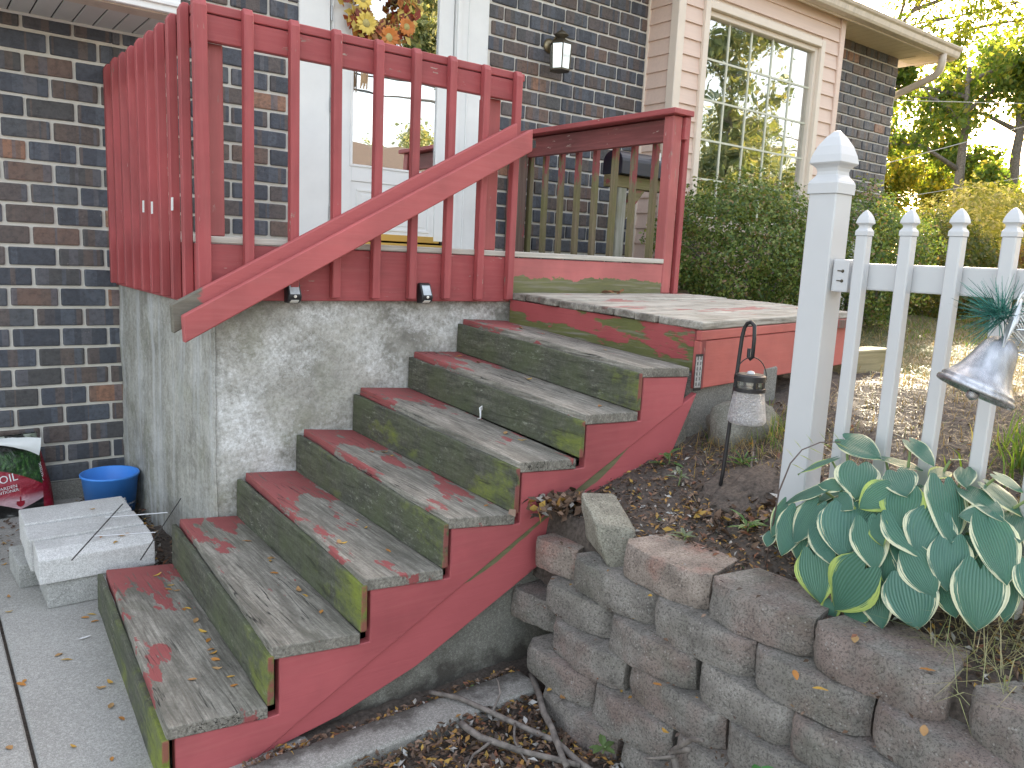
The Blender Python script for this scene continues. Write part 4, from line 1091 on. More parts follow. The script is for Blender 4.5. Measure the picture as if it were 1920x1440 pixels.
    poly = [(-.003, .045), (.003, .045), (.003, .018), (.016, .018), (.017, .0), (.010, -.014), (0, -.020), (-.010, -.014), (-.017, .0), (-.016, .018), (-.003, .018)]
    for a, b in poly:
        xx, zz = -.597+a*1.25, -1.598+b*1.0; vv = (zz+1.678)/.47; vs.append((xx, fr((xx+1.12)/(.70-.055*vv), vv)[1]-.003, zz))
    g.add(vs, [(0, 1, 2, 10), (3, 4, 5, 6, 7, 8, 9), ]); part('spade_emblem', g.mesh('spade_emblem', mr_), B)
soil_bag()

# ------------------------------------------------------------------ lights, lantern, mailbox, wreath
def solar_light(x, lab):
    S = thing('solar_light', lab, 'solar light', (x, -.002, -.30))
    g = G(); p = [(0, -.300), (0, -.196), (-.016, -.190), (-.030, -.196), (-.062, -.262), (-.058, -.285), (-.034, -.300)]
    g.prism([(x-.034, y-.0005, z) for y, z in p], (.068, 0, 0)); part('housing', g.mesh('housing', M['black'], bevel=.010, seg=3, smooth=True), S)
    pan = m_plain('solar_panel', (.50, .55, .60), .25, .25, scale=30); lens = m_plain('lamp_lens', (.75, .74, .68), .3, .03)
    d = Vector((0, -.032, -.066)); n = Vector((0, -.9, .436))
    a = Vector((x, -.0335, -.2045))
    g = G(); q = []
    for s, e in ((-.024, .02), (.024, .02), (.024, .78), (-.024, .78)): q.append(a+d*e+Vector((s, 0, 0))+n*.0005)
    g.hexa([v for v in (q[0], q[3], q[2], q[1])]+[v+n*.0025 for v in (q[0], q[3], q[2], q[1])]); part('solar_panel', g.mesh('solar_panel', pan), S)
    g = G(); g.lathe([(0, .006), (.005, .005), (.008, 0)], (x, -.0625, -.266), 14, axis=(0, -1, 0)); part('sensor', g.mesh('sensor', lens, smooth=True), S)
    g = G(); g.hexa([(x-.022, -.045, -.297), (x+.022, -.045, -.297), (x+.022, -.036, -.297), (x-.022, -.036, -.297), (x-.022, -.0615, -.283), (x+.022, -.0615, -.283), (x+.022, -.05, -.283), (x-.022, -.05, -.283)]); part('lamp_lens', g.mesh('lamp_lens', lens, bevel=.003), S)
solar_light(.425, 'small black solar light half hidden below the sloping red hand rail')
solar_light(1.165, 'small black solar light on the red fascia between two balusters')
def wall_lantern():
    L = thing('wall_lantern', 'old brass and glass lantern on the dark brick wall right of the door', 'lantern', (3.44, WY, 1.70))
    bz = M['bronze']; X, Y = 3.44, 1.645
    t = m_plain('tarnished_brass', (.28, .23, .14), .4, .4, Metallic=.7)
    g = G(); g.lathe([(0, .0), (.058, 0), (.060, .008), (.045, .020), (.02, .03), (0, .032)], (3.44, WY-.013, 1.76), 20, axis=(0, -1, 0)); part('back_plate', g.mesh('back_plate', t, smooth=True), L)
    g = G(); g.tube([(X, WY-.035, 1.76), (X, WY-.09, 1.80), (X, Y+.03, 1.835), (X, Y, 1.825)], .012, 8); part('arm', g.mesh('arm', t, smooth=True), L)
    g = G(); g.lathe([(.004, 1.885), (.010, 1.878), (.005, 1.868), (.008, 1.86), (.030, 1.848), (.062, 1.820), (.060, 1.815), (.035, 1.800), (.03, 1.79)], (X, Y, 0), 20); part('cap', g.mesh('cap', bz, smooth=True), L)
    g = G(); g.lathe([(.03, 1.79), (.098, 1.752), (.102, 1.742), (.0, 1.742)], (X, Y, 0), 6); part('roof_plate', g.mesh('roof_plate', bz), L)
    r0, r1 = .094, .084
    for k in range(6):
        a = math.pi/3*k
        g = G(); g.tube([(X+r0*math.cos(a), Y+r0*math.sin(a), 1.745), (X+r1*math.cos(a), Y+r1*math.sin(a), 1.535)], .006, 6); part('post', g.mesh('post', bz), L)
    t2 = NT('lantern_glass'); gl = t2.n('ShaderNodeBsdfGlossy', {'Color': (1, 1, 1, 1), 'Roughness': .04}).outputs[0]; df = t2.n('ShaderNodeBsdfDiffuse', {'Color': (.42, .47, .45, 1)}).outputs[0]
    mg = t2.done(t2.n('ShaderNodeMixShader', {0: .5, 1: df, 2: gl}).outputs[0])
    for k in range(6):
        a, b = math.pi/3*k+.06, math.pi/3*(k+1)-.06
        g = G(); g.add([(X+r1*.97*math.cos(a), Y+r1*.97*math.sin(a), 1.545), (X+r1*.97*math.cos(b), Y+r1*.97*math.sin(b), 1.545), (X+r0*.97*math.cos(b), Y+r0*.97*math.sin(b), 1.738), (X+r0*.97*math.cos(a), Y+r0*.97*math.sin(a), 1.738)], [(0, 1, 2, 3)]); part('glass_pane', g.mesh('glass_pane', mg), L)
    g = G(); g.lathe([(0, 1.53), (r1+.006, 1.53), (r1+.006, 1.545), (0, 1.545)], (X, Y, 0), 6); part('bottom_ring', g.mesh('bottom_ring', bz), L)
wall_lantern()
def hanging_lantern():
    K = thing('shepherd_hook', 'black metal stake with a hooked top stuck in the garden soil', 'garden hook', (1.51, -1.80, -.9))
    g = G(); path = [(1.502, -1.795, -.93), (1.508, -1.80, -.85), (1.552, -1.80, -.30), (1.556, -1.805, -.262), (1.557, -1.815, -.245), (1.553, -1.835, -.238), (1.548, -1.855, -.25), (1.542, -1.864, -.30), (1.541, -1.864, -.372), (1.541, -1.856, -.380), (1.541, -1.846, -.372), (1.543, -1.845, -.34)]
    g.tube(path, .0078, 10); part('stake', g.mesh('stake', M['black'], smooth=True), K)
    c = Vector((1.541, -1.864, 0))
    L = thing('hanging_lantern', 'crackle glass solar lantern hanging from the black garden hook', 'lantern', (c.x, c.y, -.61))
    t = NT('crackle_glass'); p = t.pos(); v = t.voro(p, 95, 'DISTANCE_TO_EDGE'); v2 = t.noise(p, 120, 4, .7)
    h = t.math('ADD', t.ramp(v, [(0, 0), (.15, 1)]), v2)
    nrm = t.bump(h, 1.0, .012)
    gl = t.n('ShaderNodeBsdfGlossy', {'Color': (1, 1, 1, 1), 'Roughness': .08, 'Normal': nrm}).outputs[0]
    df = t.n('ShaderNodeBsdfTranslucent', {'Color': (.85, .88, .90, 1), 'Normal': nrm}).outputs[0]; d2 = t.n('ShaderNodeBsdfDiffuse', {'Color': (.92, .93, .95, 1), 'Normal': nrm}).outputs[0]
    tr = t.n('ShaderNodeBsdfTransparent', {'Color': (.95, .96, .97, 1)}).outputs[0]
    s1 = t.n('ShaderNodeMixShader', {0: .7, 1: df, 2: d2}).outputs[0]
    s2 = t.n('ShaderNodeMixShader', {0: t.ramp(t.noise(p, 45, 5, .8), [(.35, .6), (.65, 1.0)]), 1: tr, 2: s1}).outputs[0]
    mg = t.done(t.n('ShaderNodeMixShader', {0: .16, 1: s2, 2: gl}).outputs[0])
    zt, zb = -.500, -.635
    g = G(); g.lathe([(.056, zt), (.060, zt-.02), (.073, zb+.025), (.0735, zb+.012), (.066, zb+.002), (.03, zb-.001), (0, zb-.001)], c, 36); part('glass_jar', g.mesh('glass_jar', mg, smooth=True), L)
    clr = m_glass_reflect('clear_collar', .12)
    g = G(); g.lathe([(.053, zt), (.053, zt+.042)], c, 32); part('clear_collar', g.mesh('clear_collar', clr, smooth=True), L)
    g = G(); g.lathe([(.0535, zt-.006), (.062, zt-.006), (.062, zt+.008), (.0535, zt+.008)], c, 32); g.lathe([(0, zt+.062), (.05, zt+.062), (.059, zt+.056), (.060, zt+.036), (.053, zt+.034)], c, 32)
    for a in (0, 1.571, 3.142, 4.712, .7):
        x, y = c.x+.055*math.cos(a-.6), c.y+.055*math.sin(a-.6); g.tube([(x, y, zt), (x, y, zt+.04)], .006, 6)
    part('lid', g.mesh('lid', M['black'], smooth=False), L)
    g = G(); pth = []
    for i in range(17):
        a = math.pi*i/16; pth.append((c.x+.063*math.cos(a)*.8, c.y-.063*math.cos(a)*.6, zt+.04+.088*math.sin(a)))
    g.tube(pth, .0022, 6); part('bail', g.mesh('bail', M['black'], smooth=True), L)
    g = G(); g.lathe([(0, zt+.075), (.012, zt+.072), (.016, zt+.063)], c, 14); part('solar_cell', g.mesh('solar_cell', M['vinyl'], smooth=True), L)
hanging_lantern()
def mailbox():
    B = thing('mailbox', 'dark navy mailbox on a mossy timber post beyond the side railing', 'mailbox', (3.72, 1.0, -.6))
    nv = m_plain('navy_enamel', (.010, .014, .030), .35, .2); wd = m_oldwood('timber_post', 'z', (.20, .20, .16), (.40, .40, .36), .5); wb = m_oldwood('timber_arm', 'x', (.13, .11, .05), (.26, .21, .12), .5, red=.3)
    g = G(); pr = []
    for i in range(13):
        a = math.pi*i/12; pr.append((.11*math.cos(a), .10+.09*math.sin(a)))
    pr += [(-.11, 0), (.11, 0)]
    g.prism([(3.50, 1.0+y, .66+z) for y, z in pr], (.62, 0, 0)); part('box_body', g.mesh('box_body', nv, bevel=.004, smooth=False), B)
    g = G(); g.box(3.86, 3.93, .884, .889, .80, .86); part('white_sticker', g.mesh('white_sticker', M['white']), B)
    g = G(); g.box(3.46, 4.10, .95, 1.05, .56, .655); part('arm', g.mesh('arm', wb, bevel=.004), B)
    g = G(); g.box(3.545, 3.64, .955, 1.045, -.7, .56); part('post', g.mesh('post', wd, bevel=.005), B)
    g = G(); g.hexa([(3.64, .965, .30), (3.64, .965, .42), (3.64, 1.035, .42), (3.64, 1.035, .30), (3.86, .965, .56), (3.77, .965, .56), (3.77, 1.035, .56), (3.86, 1.035, .56)][0:4]+[(3.86, .965, .559), (3.77, .965, .559), (3.77, 1.035, .559), (3.86, 1.035, .559)]); part('brace', g.mesh('brace', wb), B)
mailbox()
def wreath():
    c = Vector((1.80, WY-.06, 1.74))
    Wt = thing('wreath', 'autumn wreath of yellow and orange flowers and leaves on the front door', 'wreath', c)
    ml = m_leaf('autumn_leaves', [(0, (.55, .40, .08)), (.25, (.62, .48, .12)), (.45, (.40, .10, .03)), (.6, (.30, .05, .03)), (.75, (.10, .05, .03)), (.88, (.55, .22, .04)), (1, (.70, .60, .25))], .2, tcol=(1.2, 1.1, .8))
    pts = []; n = 420
    for i in range(n):
        a = rnd.uniform(0, 2*math.pi); rr = rnd.uniform(.13, .33); pts.append((c.x+rr*math.cos(a), c.y-rnd.uniform(0, .05), c.z+rr*math.sin(a)))
    v, f = leaf_cards(np.array(pts), NR.uniform(.05, .10, n), normal=np.array([0, -1, .1]), spread=.6)
    part('leaves', np_mesh('leaves', v, f, ml), Wt, kind='stuff')
    pet = m_plain('orange_petals', (.52, .17, .03), .6, .3); dsk = m_plain('flower_disc', (.42, .36, .14), .8, .3, bump=.6, bscale=200); yel = m_plain('yellow_petals', (.70, .52, .10), .6, .2)
    for (x, z, r, m_) in ((1.845, 1.50, .085, pet), (1.66, 1.56, .085, yel), (1.63, 1.72, .08, yel), (1.99, 1.60, .07, pet)):
        g = G(); fc = Vector((x, c.y-.065, z))
        for k in range(16):
            a = 2*math.pi*k/16+rnd.uniform(-.1, .1); d = Vector((math.cos(a), rnd.uniform(-.25, .05), math.sin(a))).normalized(); s = Vector((-math.sin(a), 0, math.cos(a)))
            g.add([fc+d*r*.3-s*.008, fc+d*r*.7-s*.016+Vector((0, -.006, 0)), fc+d*r, fc+d*r*.7+s*.016+Vector((0, -.006, 0)), fc+d*r*.3+s*.008], [(0, 1, 2, 3, 4)])
        part('petals', g.mesh('petals', m_), Wt)
        g = G(); g.lathe([(0, .014), (r*.2, .012), (r*.36, .004), (r*.38, -.004)], fc, 18, axis=(0, -1, 0)); part('flower_disc', g.mesh('flower_disc', dsk, smooth=True), Wt)
    g = G()
    for k in range(7):
        x = 1.655+.008*k; g.tube([(x+.05, c.y-.02, 1.45), (x+.015*math.sin(k), c.y-.03, 1.30), (x-.01, c.y-.025, 1.12+.02*(k % 3))], .006, 5)
    part('raffia', g.mesh('raffia', m_plain('raffia', (.45, .30, .17), .8, .4, axis='z')), Wt)
wreath()

# ------------------------------------------------------------------ white picket fence
def fence():
    F = thing('picket_fence', 'white vinyl picket fence with pointed post and picket caps', 'fence', (1.38, -2.6, -1.0))
    FX = 1.397; v = M['vinyl']
    def post_mesh(w, z0, z1, nm): g = G(); g.box(-w, w, -w, w, z0, z1); return g.mesh(nm, v, bevel=.004)
    pw = .0495
    part('post', post_mesh(pw, -1.10, .225, 'post'), F, (FX+.0, -2.208, 0))
    def cap_mesh(w, h, nm):
        k = math.sqrt(2)
        pr = [(w*1.10, 0), (w*1.10, .16*h), (w*1.03, .205*h), (w*.86, .255*h), (w*.76, .30*h), (w*.74, .35*h), (w*.80, .40*h), (w*.95, .44*h), (w*1.12, .47*h), (w*1.14, .485*h), (w*1.05, .60*h), (w*.85, .74*h), (w*.52, .88*h), (w*.2, .975*h), (0, h)]
        g = G(); g.lathe([(r*k, z) for r, z in pr], (0, 0, 0), 4, square=True); return g.mesh(nm, v, bevel=.0025, weld=True)
    part('post_cap', cap_mesh(pw, .206, 'post_cap'), F, (FX, -2.208, .222))
    cm = cap_mesh(.0188, .080, 'picket_cap'); pm = post_mesh(.0188, -1.0, .089, 'picket')
    for k in range(11):
        y = -2.364-.1395*k+rnd.uniform(-.004, .004)
        part('picket', pm, F, (FX-.041, y, 0), (rnd.uniform(-.006, .006), rnd.uniform(-.006, .006), 0)); part('picket_cap', cm, F, (FX-.041, y, .087))
    def rail(z0, z1):
        g = G(); g.box(FX-.018, FX+.030, -3.95, -2.265, z0, z1); part('rail', g.mesh('rail', v, bevel=.006, seg=2), F)
    rail(-.082, .002); rail(-.86, -.78)
    g = G(); g.box(FX-.033, FX+.042, -2.321, -2.264, -.094, .012); bk = part('rail_bracket', g.mesh('rail_bracket', v, bevel=.006, seg=2), F)
    for z in (-.026, -.058):
        g = G(); g.lathe([(0, .004), (.004, .003), (.0055, 0)], (FX-.0332, -2.300, z), 10, axis=(-1, 0, 0)); g.tube([(FX-.0338, -2.296, z), (FX-.0338, -2.282, z+.001)], .002, 5); part('screw', g.mesh('screw', M['bronze']), bk)
fence()
def bell():
    B = thing('bell_ornament', 'silver bell decoration with a pine sprig and mesh bow hung on the fence', 'bell', (1.14, -2.83, -.31))
    t = NT('silver_foil'); p = t.pos(); nrm = t.bump(t.math('ADD', t.noise(p, 420, 3, .8), t.math('MULTIPLY', t.noise(t.map(p, (60, 60, 14)), 1, 3), 1.5)), .45, .003)
    ms = t.done(t.pbsdf(t.mix(t.ramp(t.noise(t.map(p, (40, 40, 9)), 1, 3), [(.4, 0), (.6, 1)]), (.34, .35, .37), (.56, .57, .60)), .09, nrm, Metallic=1.0))
    c = Vector((1.135, -2.832, -.325)); ax = Vector((.075, -.070, .15)).normalized()
    ax = Vector((.20, -.17, .62)).normalized()
    pr = [(.093, 0), (.097, .002), (.0985, .008), (.0965, .014), (.091, .017), (.0925, .021), (.0905, .026), (.084, .031), (.074, .045), (.063, .065), (.055, .09), (.049, .115), (.043, .135), (.033, .150), (.018, .160), (0, .163)]
    g = G(); g.lathe(pr, c, 40, axis=ax); g.lathe([(.093, 0), (.084, .012), (.07, .04), (.045, .11), (0, .14)], c, 40, axis=ax)
    part('bell_shell', g.mesh('bell_shell', ms, smooth=True, weld=True), B)
    Mx = Vector((0, 0, 1)).rotation_difference(ax).to_matrix()
    g = G(); g.tube([c+Mx @ Vector((0, 0, .15)), c+Mx @ Vector((0, 0, .00))], .003, 6); g.lathe([(0, -.02), (.014, -.012), (.016, 0), (.010, .012), (0, .016)], c, 16, axis=ax); part('clapper', g.mesh('clapper', ms, smooth=True), B)
    top = c+ax*.165
    # pine needles
    pn = m_leaf('blue_green_needles', [(0, (.02, .10, .085)), (.5, (.035, .17, .14)), (1, (.07, .25, .20))], .15, tcol=(1, 1.2, 1.1))
    vs = []; fs = []; base = top+Vector((-.012, .008, .055))
    for i in range(260):
        d = Vector((rnd.gauss(-.32, .50), rnd.gauss(.25, .45), rnd.gauss(.45, .50))).normalized(); L = rnd.uniform(.06, .125); s = d.cross(Vector((rnd.gauss(0, 1), rnd.gauss(0, 1), rnd.gauss(0, 1)))).normalized()*.0013
        b = base+d*.005+Vector((rnd.uniform(-.02, .015), rnd.uniform(-.01, .02), rnd.uniform(-.02, .01))); o = len(vs)
        vs += [b-s, b+s, b+d*L+Vector((0, 0, -.012))+s*.3, b+d*L+Vector((0, 0, -.012))-s*.3]; fs.append((o, o+1, o+2, o+3))
    part('pine_needles', np_mesh('pine_needles', vs, fs, pn), B, kind='stuff')
    # open mesh ribbon: real strands woven as a lattice
    rb = m_plain('silver_mesh', (.72, .74, .76), .3, .1, Metallic=.8)
    def lattice(fn, nu, nv, r=.0011):
        g = G()
        for a in range(-nv, nu, 1):
            for sgn in (1, -1):
                pts = []
                for k in range(nv+1):
                    u = a+k if sgn > 0 else a+nv-k
                    if 0 <= u <= nu: pts.append(fn(u/nu, k/nv))
                if len(pts) > 1: g.tube(pts, r, 4, cap=False)
        for v0 in (0, 1):
            g.tube([fn(u/nu, v0) for u in range(nu+1)], .0024, 5)
        return g
    o = top+Vector((0, 0, .03))
    def loop(cx, dirx, lift, wv):
        def fn(u, v):
            a = u*2*math.pi*.92-.2; q = Vector((dirx[0], dirx[1], 0))*(.075*(1-math.cos(a))*.5+.0)+Vector((0, 0, 1))*(lift*math.sin(a)+.02*math.sin(u*9)); w_ = (v-.5)*.065
            return o+cx+q+Vector((.25, -.1, .95))*w_*wv+Vector((-.4, -.3, 0))*w_
        return fn
    g = G()
    for cx, dr, li in ((Vector((0, 0, .01)), (.85, -.75), .035), (Vector((-.005, 0, -.03)), (.35, -.9), .03), (Vector((0, -.01, -.005)), (-.7, -.2), .025), (Vector((.01, -.03, -.03)), (.9, -.5), .02)):
        q = lattice(loop(cx, dr, li, 1), 22, 9); g.add(q.v, q.f)
    part('mesh_bow', g.mesh('mesh_bow', rb), B, kind='stuff')
bell()
# ------------------------------------------------------------------ hosta
HOSTA = [[1.038, -2.5, -0.867, 1.004, -2.544, -0.982, 0.109], [1.034, -2.654, -0.851, 1.001, -2.586, -0.987, 0.139], [1.052, -2.677, -0.901, 1.032, -2.721, -0.997, 0.083], [1.048, -2.768, -0.845, 1.022, -2.817, -0.954, 0.123], [1.068, -2.765, -0.778, 1.042, -2.839, -0.858, 0.091], [1.1, -2.844, -0.836, 1.078, -2.885, -0.907, 0.067], [1.118, -2.916, -0.779, 1.069, -2.953, -0.913, 0.122], [1.185, -2.959, -0.805, 1.13, -2.996, -0.931, 0.058], [1.113, -2.839, -0.728, 1.057, -2.868, -0.83, 0.094], [1.193, -2.892, -0.673, 1.133, -2.985, -0.777, 0.112], [1.085, -2.551, -0.718, 1.024, -2.594, -0.823, 0.128], [1.074, -2.627, -0.733, 1.025, -2.687, -0.83, 0.091], [1.063, -2.483, -0.79, 1.017, -2.567, -0.862, 0.065], [1.101, -2.693, -0.692, 1.061, -2.79, -0.76, 0.101], [1.13, -2.78, -0.675, 1.064, -2.788, -0.753, 0.116], [1.214, -2.759, -0.605, 1.107, -2.85, -0.703, 0.105], [1.09, -2.693, -0.777, 1.044, -2.726, -0.889, 0.07], [1.093, -2.457, -0.733, 1.041, -2.418, -0.844, 0.077], [1.091, -2.393, -0.775, 1.037, -2.39, -0.895, 0.078], [1.092, -2.434, -0.825, 1.057, -2.429, -0.9, 0.077], [1.118, -2.337, -0.767, 1.064, -2.325, -0.864, 0.061], [1.126, -2.451, -0.684, 1.118, -2.296, -0.759, 0.079], [1.138, -2.642, -0.638, 1.077, -2.602, -0.688, 0.081], [1.147, -2.684, -0.633, 1.084, -2.709, -0.684, 0.108], [1.222, -2.889, -0.658, 1.147, -2.845, -0.65, 0.063], [1.252, -2.811, -0.614, 1.221, -2.916, -0.642, 0.08], [1.311, -2.835, -0.599, 1.315, -2.929, -0.645, 0.082], [1.313, -2.894, -0.655, 1.201, -2.977, -0.696, 0.071], [1.194, -2.634, -0.595, 1.128, -2.696, -0.622, 0.084], [1.193, -2.518, -0.606, 1.101, -2.566, -0.653, 0.11], [1.267, -2.431, -0.55, 1.214, -2.584, -0.561, 0.077], [1.26, -2.393, -0.621, 1.186, -2.305, -0.672, 0.062], [1.13, -2.499, -0.662, 1.115, -2.44, -0.666, 0.045], [1.292, -2.62, -0.521, 1.241, -2.75, -0.568, 0.056], [1.284, -2.555, -0.585, 1.296, -2.657, -0.585, 0.062], [1.302, -2.721, -0.584, 1.181, -2.714, -0.582, 0.046], [1.307, -2.77, -0.568, 1.226, -2.811, -0.589, 0.05], [1.303, -2.728, -0.547, 1.309, -2.795, -0.527, 0.025], [1.106, -2.517, -0.69, 1.073, -2.569, -0.697, 0.056], [1.129, -2.619, -0.701, 1.089, -2.609, -0.733, 0.085], [1.083, -2.646, -0.716, 1.044, -2.685, -0.766, 0.054], [1.164, -2.847, -0.727, 1.133, -2.887, -0.762, 0.059], [1.171, -2.888, -0.749, 1.141, -2.927, -0.786, 0.078], [1.065, -2.591, -0.837, 1.047, -2.633, -0.845, 0.064], [1.313, -2.853, -0.565, 1.316, -2.92, -0.585, 0.049], [1.042, -2.567, -0.987, 1.027, -2.57, -1.023, 0.052], [1.04, -2.623, -0.987, 1.028, -2.666, -0.988, 0.059], [1.09, -2.313, -0.863, 1.059, -2.321, -0.893, 0.042], [1.318, -2.956, -0.588, 1.318, -2.997, -0.638, 0.091], [1.314, -2.966, -0.709, 1.212, -3.034, -0.751, 0.093], [1.207, -3.0, -0.758, 1.154, -3.045, -0.829, 0.087]]
def hosta():
    c = Vector((1.27, -2.62, -1.02))
    Hs = thing('hosta_plant', 'large hosta with blue green cream edged leaves in front of the white fence', 'hosta', c)
    t = NT('hosta_leaf'); uv = t.sep(t.uv()); e, along, o = uv[0], uv[1], t.orand()
    p = t.obj(); q = t.n('ShaderNodeCombineXYZ', {'X': t.math('MULTIPLY', e, 2.0), 'Y': t.math('MULTIPLY', along, .9), 'Z': t.math('MULTIPLY', o, 50.0)}).outputs[0]
    # e: 0 at the midrib, 1 at the edge (signed side in uv offset); streaky cream margin
    ae = t.math('ABSOLUTE', e)
    st = t.noise(t.map(q, (11, 1.6, 1)), 1, 4, .65)
    wd = t.mrange(t.math('ADD', t.noise(t.map(q, (.6, 2.2, 1)), 1, 2), t.mrange(o, 0, 1, -.15, .12)), .25, .75, .95, .66)
    m = t.math('SUBTRACT', t.math('ADD', ae, t.math('MULTIPLY', t.math('SUBTRACT', st, .5), .75)), wd)
    cream = t.ramp(m, [(.0, 0), (.05, 1)])
    g1 = t.mix(t.noise(q, 3, 3), (.042, .135, .105), (.080, .205, .145))
    g1 = t.mix(t.mrange(o, 0, 1, 0, .45), g1, (.06, .18, .085))
    rib = t.n('ShaderNodeTexWave', {'Vector': t.n('ShaderNodeCombineXYZ', {'X': t.math('MULTIPLY', e, 1.0), 'Y': 0.0, 'Z': 0.0}).outputs[0], 'Scale': 2.6, 'Distortion': 0.0}).outputs['Fac']
    g1 = t.mix(t.math('MULTIPLY', rib, .38), g1, (.16, .31, .26))
    mid = t.ramp(st, [(.62, 0), (.70, 1)])
    g1 = t.mix(t.math('MULTIPLY', t.math('MULTIPLY', mid, t.ramp(ae, [(.45, 0), (.75, 1)])), .8), g1, (.20, .33, .13))
    cr = t.mix(t.ramp(t.math('ADD', o, t.math('MULTIPLY', st, .4)), [(.95, 0), (1.2, 1)]), (.76, .76, .54), (.46, .58, .16))
    col = t.mix(cream, g1, cr)
    nrm = t.bump(t.math('ADD', rib, t.math('MULTIPLY', st, .6)), .5, .004)
    pb = t.pbsdf(col, .33, nrm)
    tr = t.n('ShaderNodeBsdfTranslucent', {'Color': t.mix(1.0, col, (1.1, 1.3, .6), 'MULTIPLY')}).outputs[0]
    mh = t.done(t.n('ShaderNodeMixShader', {0: .22, 1: pb, 2: tr}).outputs[0])
    def leaf(seed):
        r = random.Random(seed); nu, nv = 6, 9; vs = []; fs = []; uvs = []
        cup = r.uniform(.05, .16); fold = r.uniform(.04, .20); bend = r.uniform(.10, .32); tw = r.uniform(-.25, .25); wave = r.uniform(.01, .035); ph = r.uniform(0, 6)
        for j in range(nv+1):
            s = j/nv
            # heart outline: half width against length, base lobes reach behind the stalk
            hw = .5*math.sin(math.pi*(.16+.84*s)**.80)**.80 if s < 1 else 0.0
            for i in range(-nu, nu+1):
                u = i/nu; a = abs(u)
                back = -.20*math.sin(math.pi*min(1, a*1.02))**.9*(1-s)**3-.02*a*(1-s)
                x = u*hw; y = s+back
                z = fold*a*hw*1.0-cup*(a**2)*.5-bend*s*s*.55-.08*s+wave*math.sin(ph+s*8+u*2)*a**2+tw*u*s*.12
                vs.append((x, y, z)); uvs.append((u, s))
        w_ = 2*nu+1
        for j in range(nv):
            for i in range(2*nu): a = j*w_+i; fs.append((a, a+1, a+w_+1, a+w_))
        me = bpy.data.meshes.new('leaf'); me.from_pydata(vs, [], fs); me.materials.append(mh)
        ul = me.uv_layers.new(name='UVMap')
        for l in me.loops: ul.data[l.index].uv = uvs[l.vertex_index]
        me.polygons.foreach_set('use_smooth', [True]*len(me.polygons)); me.update(); return me
    ms = [leaf(k) for k in range(8)]
    stem = G()
    for i, (bx, by, bz, tx, ty, tz, wd) in enumerate(HOSTA):
        b = Vector((bx, by, bz)); t_ = Vector((tx, ty, tz)); d = t_-b; L = max(d.length, wd*.95)
        L = min(L, wd*1.75); mid = (b+t_)/2; dn = d.normalized()
        out = Vector(((mid.x-c.x)/.0625, (mid.y-c.y)/.25, (mid.z-c.z)/.2)).normalized()
        out = (out+Vector((-.30, -.25, .25))+Vector((rnd.gauss(0, .26), rnd.gauss(0, .26), rnd.gauss(0, .22)))).normalized()
        n = (out-dn*out.dot(dn)).normalized(); s = dn.cross(n).normalized()
        o = part('leaf', ms[i % 8], Hs, b-dn*L*.02)
        o.rotation_euler = Matrix((s, dn, n)).transposed().to_euler()
        o.scale = (wd*1.18, L*1.06, wd*1.1)
        foot = c+Vector((rnd.uniform(-.05, .05), rnd.uniform(-.12, .12), -.02))
        stem.tube([foot, foot.lerp(b, .55)+Vector((0, 0, .08)), b+n*-.004], [.006, .005, .004], 5, cap=False)
    # lower leaves filling the middle of the clump
    for k in range(64):
        a = rnd.uniform(0, 2*math.pi); rr = rnd.uniform(.05, .92); b = c+Vector((.20*rr*math.cos(a), .44*rr*math.sin(a), .43*math.sqrt(1-rr*rr)-.06)); dn = Vector((math.cos(a)*.8-.25, math.sin(a), -.40-.5*rr)).normalized()
        out = Vector((math.cos(a)*.4-.2, math.sin(a)*.4-.1, .9)).normalized(); n = (out-dn*out.dot(dn)).normalized(); s = dn.cross(n).normalized(); wd = rnd.uniform(.07, .11)
        if b.x > 1.33: b.x = 1.33-rnd.uniform(0, .1)
        o = part('leaf', ms[k % 8], Hs, b); o.rotation_euler = Matrix((s, dn, n)).transposed().to_euler(); o.scale = (wd, wd*1.4, wd)
    part('stems', stem.mesh('stems', m_plain('leaf_stem', (.20, .28, .10), .5, .15), smooth=True), Hs, kind='stuff')
hosta()

# ------------------------------------------------------------------ loose leaves and litter
YEL = [(0, (.50, .27, .035)), (.3, (.55, .36, .06)), (.55, (.40, .17, .03)), (.75, (.46, .25, .08)), (1, (.58, .43, .10))]
m_fall = {}
def small_leaf(seed, L=.034, wd=.015):
    r = random.Random(seed); c = r.uniform(-.15, .35); g = G(); n = 5; vs = []
    for i in range(n+1):
        s = i/n; w_ = wd*.5*math.sin(math.pi*(s*.92+.04))**.8; z = c*L*(s-.5)**2*2+.002
        up = r.uniform(.1, .5)*w_
        vs += [(s*L-L/2, -w_, z+up), (s*L-L/2, 0, z), (s*L-L/2, w_, z+up)]
    fs = []
    for i in range(n): a = 3*i; fs += [(a, a+3, a+4, a+1), (a+1, a+4, a+5, a+2)]
    g.add(vs, fs); return g
def leafmat(k, col):
    t = NT('fallen_leaf_%s' % k); c = t.mix(t.noise(t.obj(), 90, 4), tuple(x*.75 for x in col), col); c = t.mix(t.mrange(t.orand(), 0, 1, 0, .5), c, (.33, .13, .03))
    return t.done(t.pbsdf(c, .6))
LM = [leafmat('yellow', (.58, .36, .06)), leafmat('orange', (.50, .22, .04)), leafmat('tan', (.45, .28, .12))]
LME = []
for k in range(9):
    me = small_leaf(k, .030+.004*(k % 4), .013+.002*(k % 3)).mesh('fallen_leaf', LM[k % 3], smooth=True); LME.append(me)
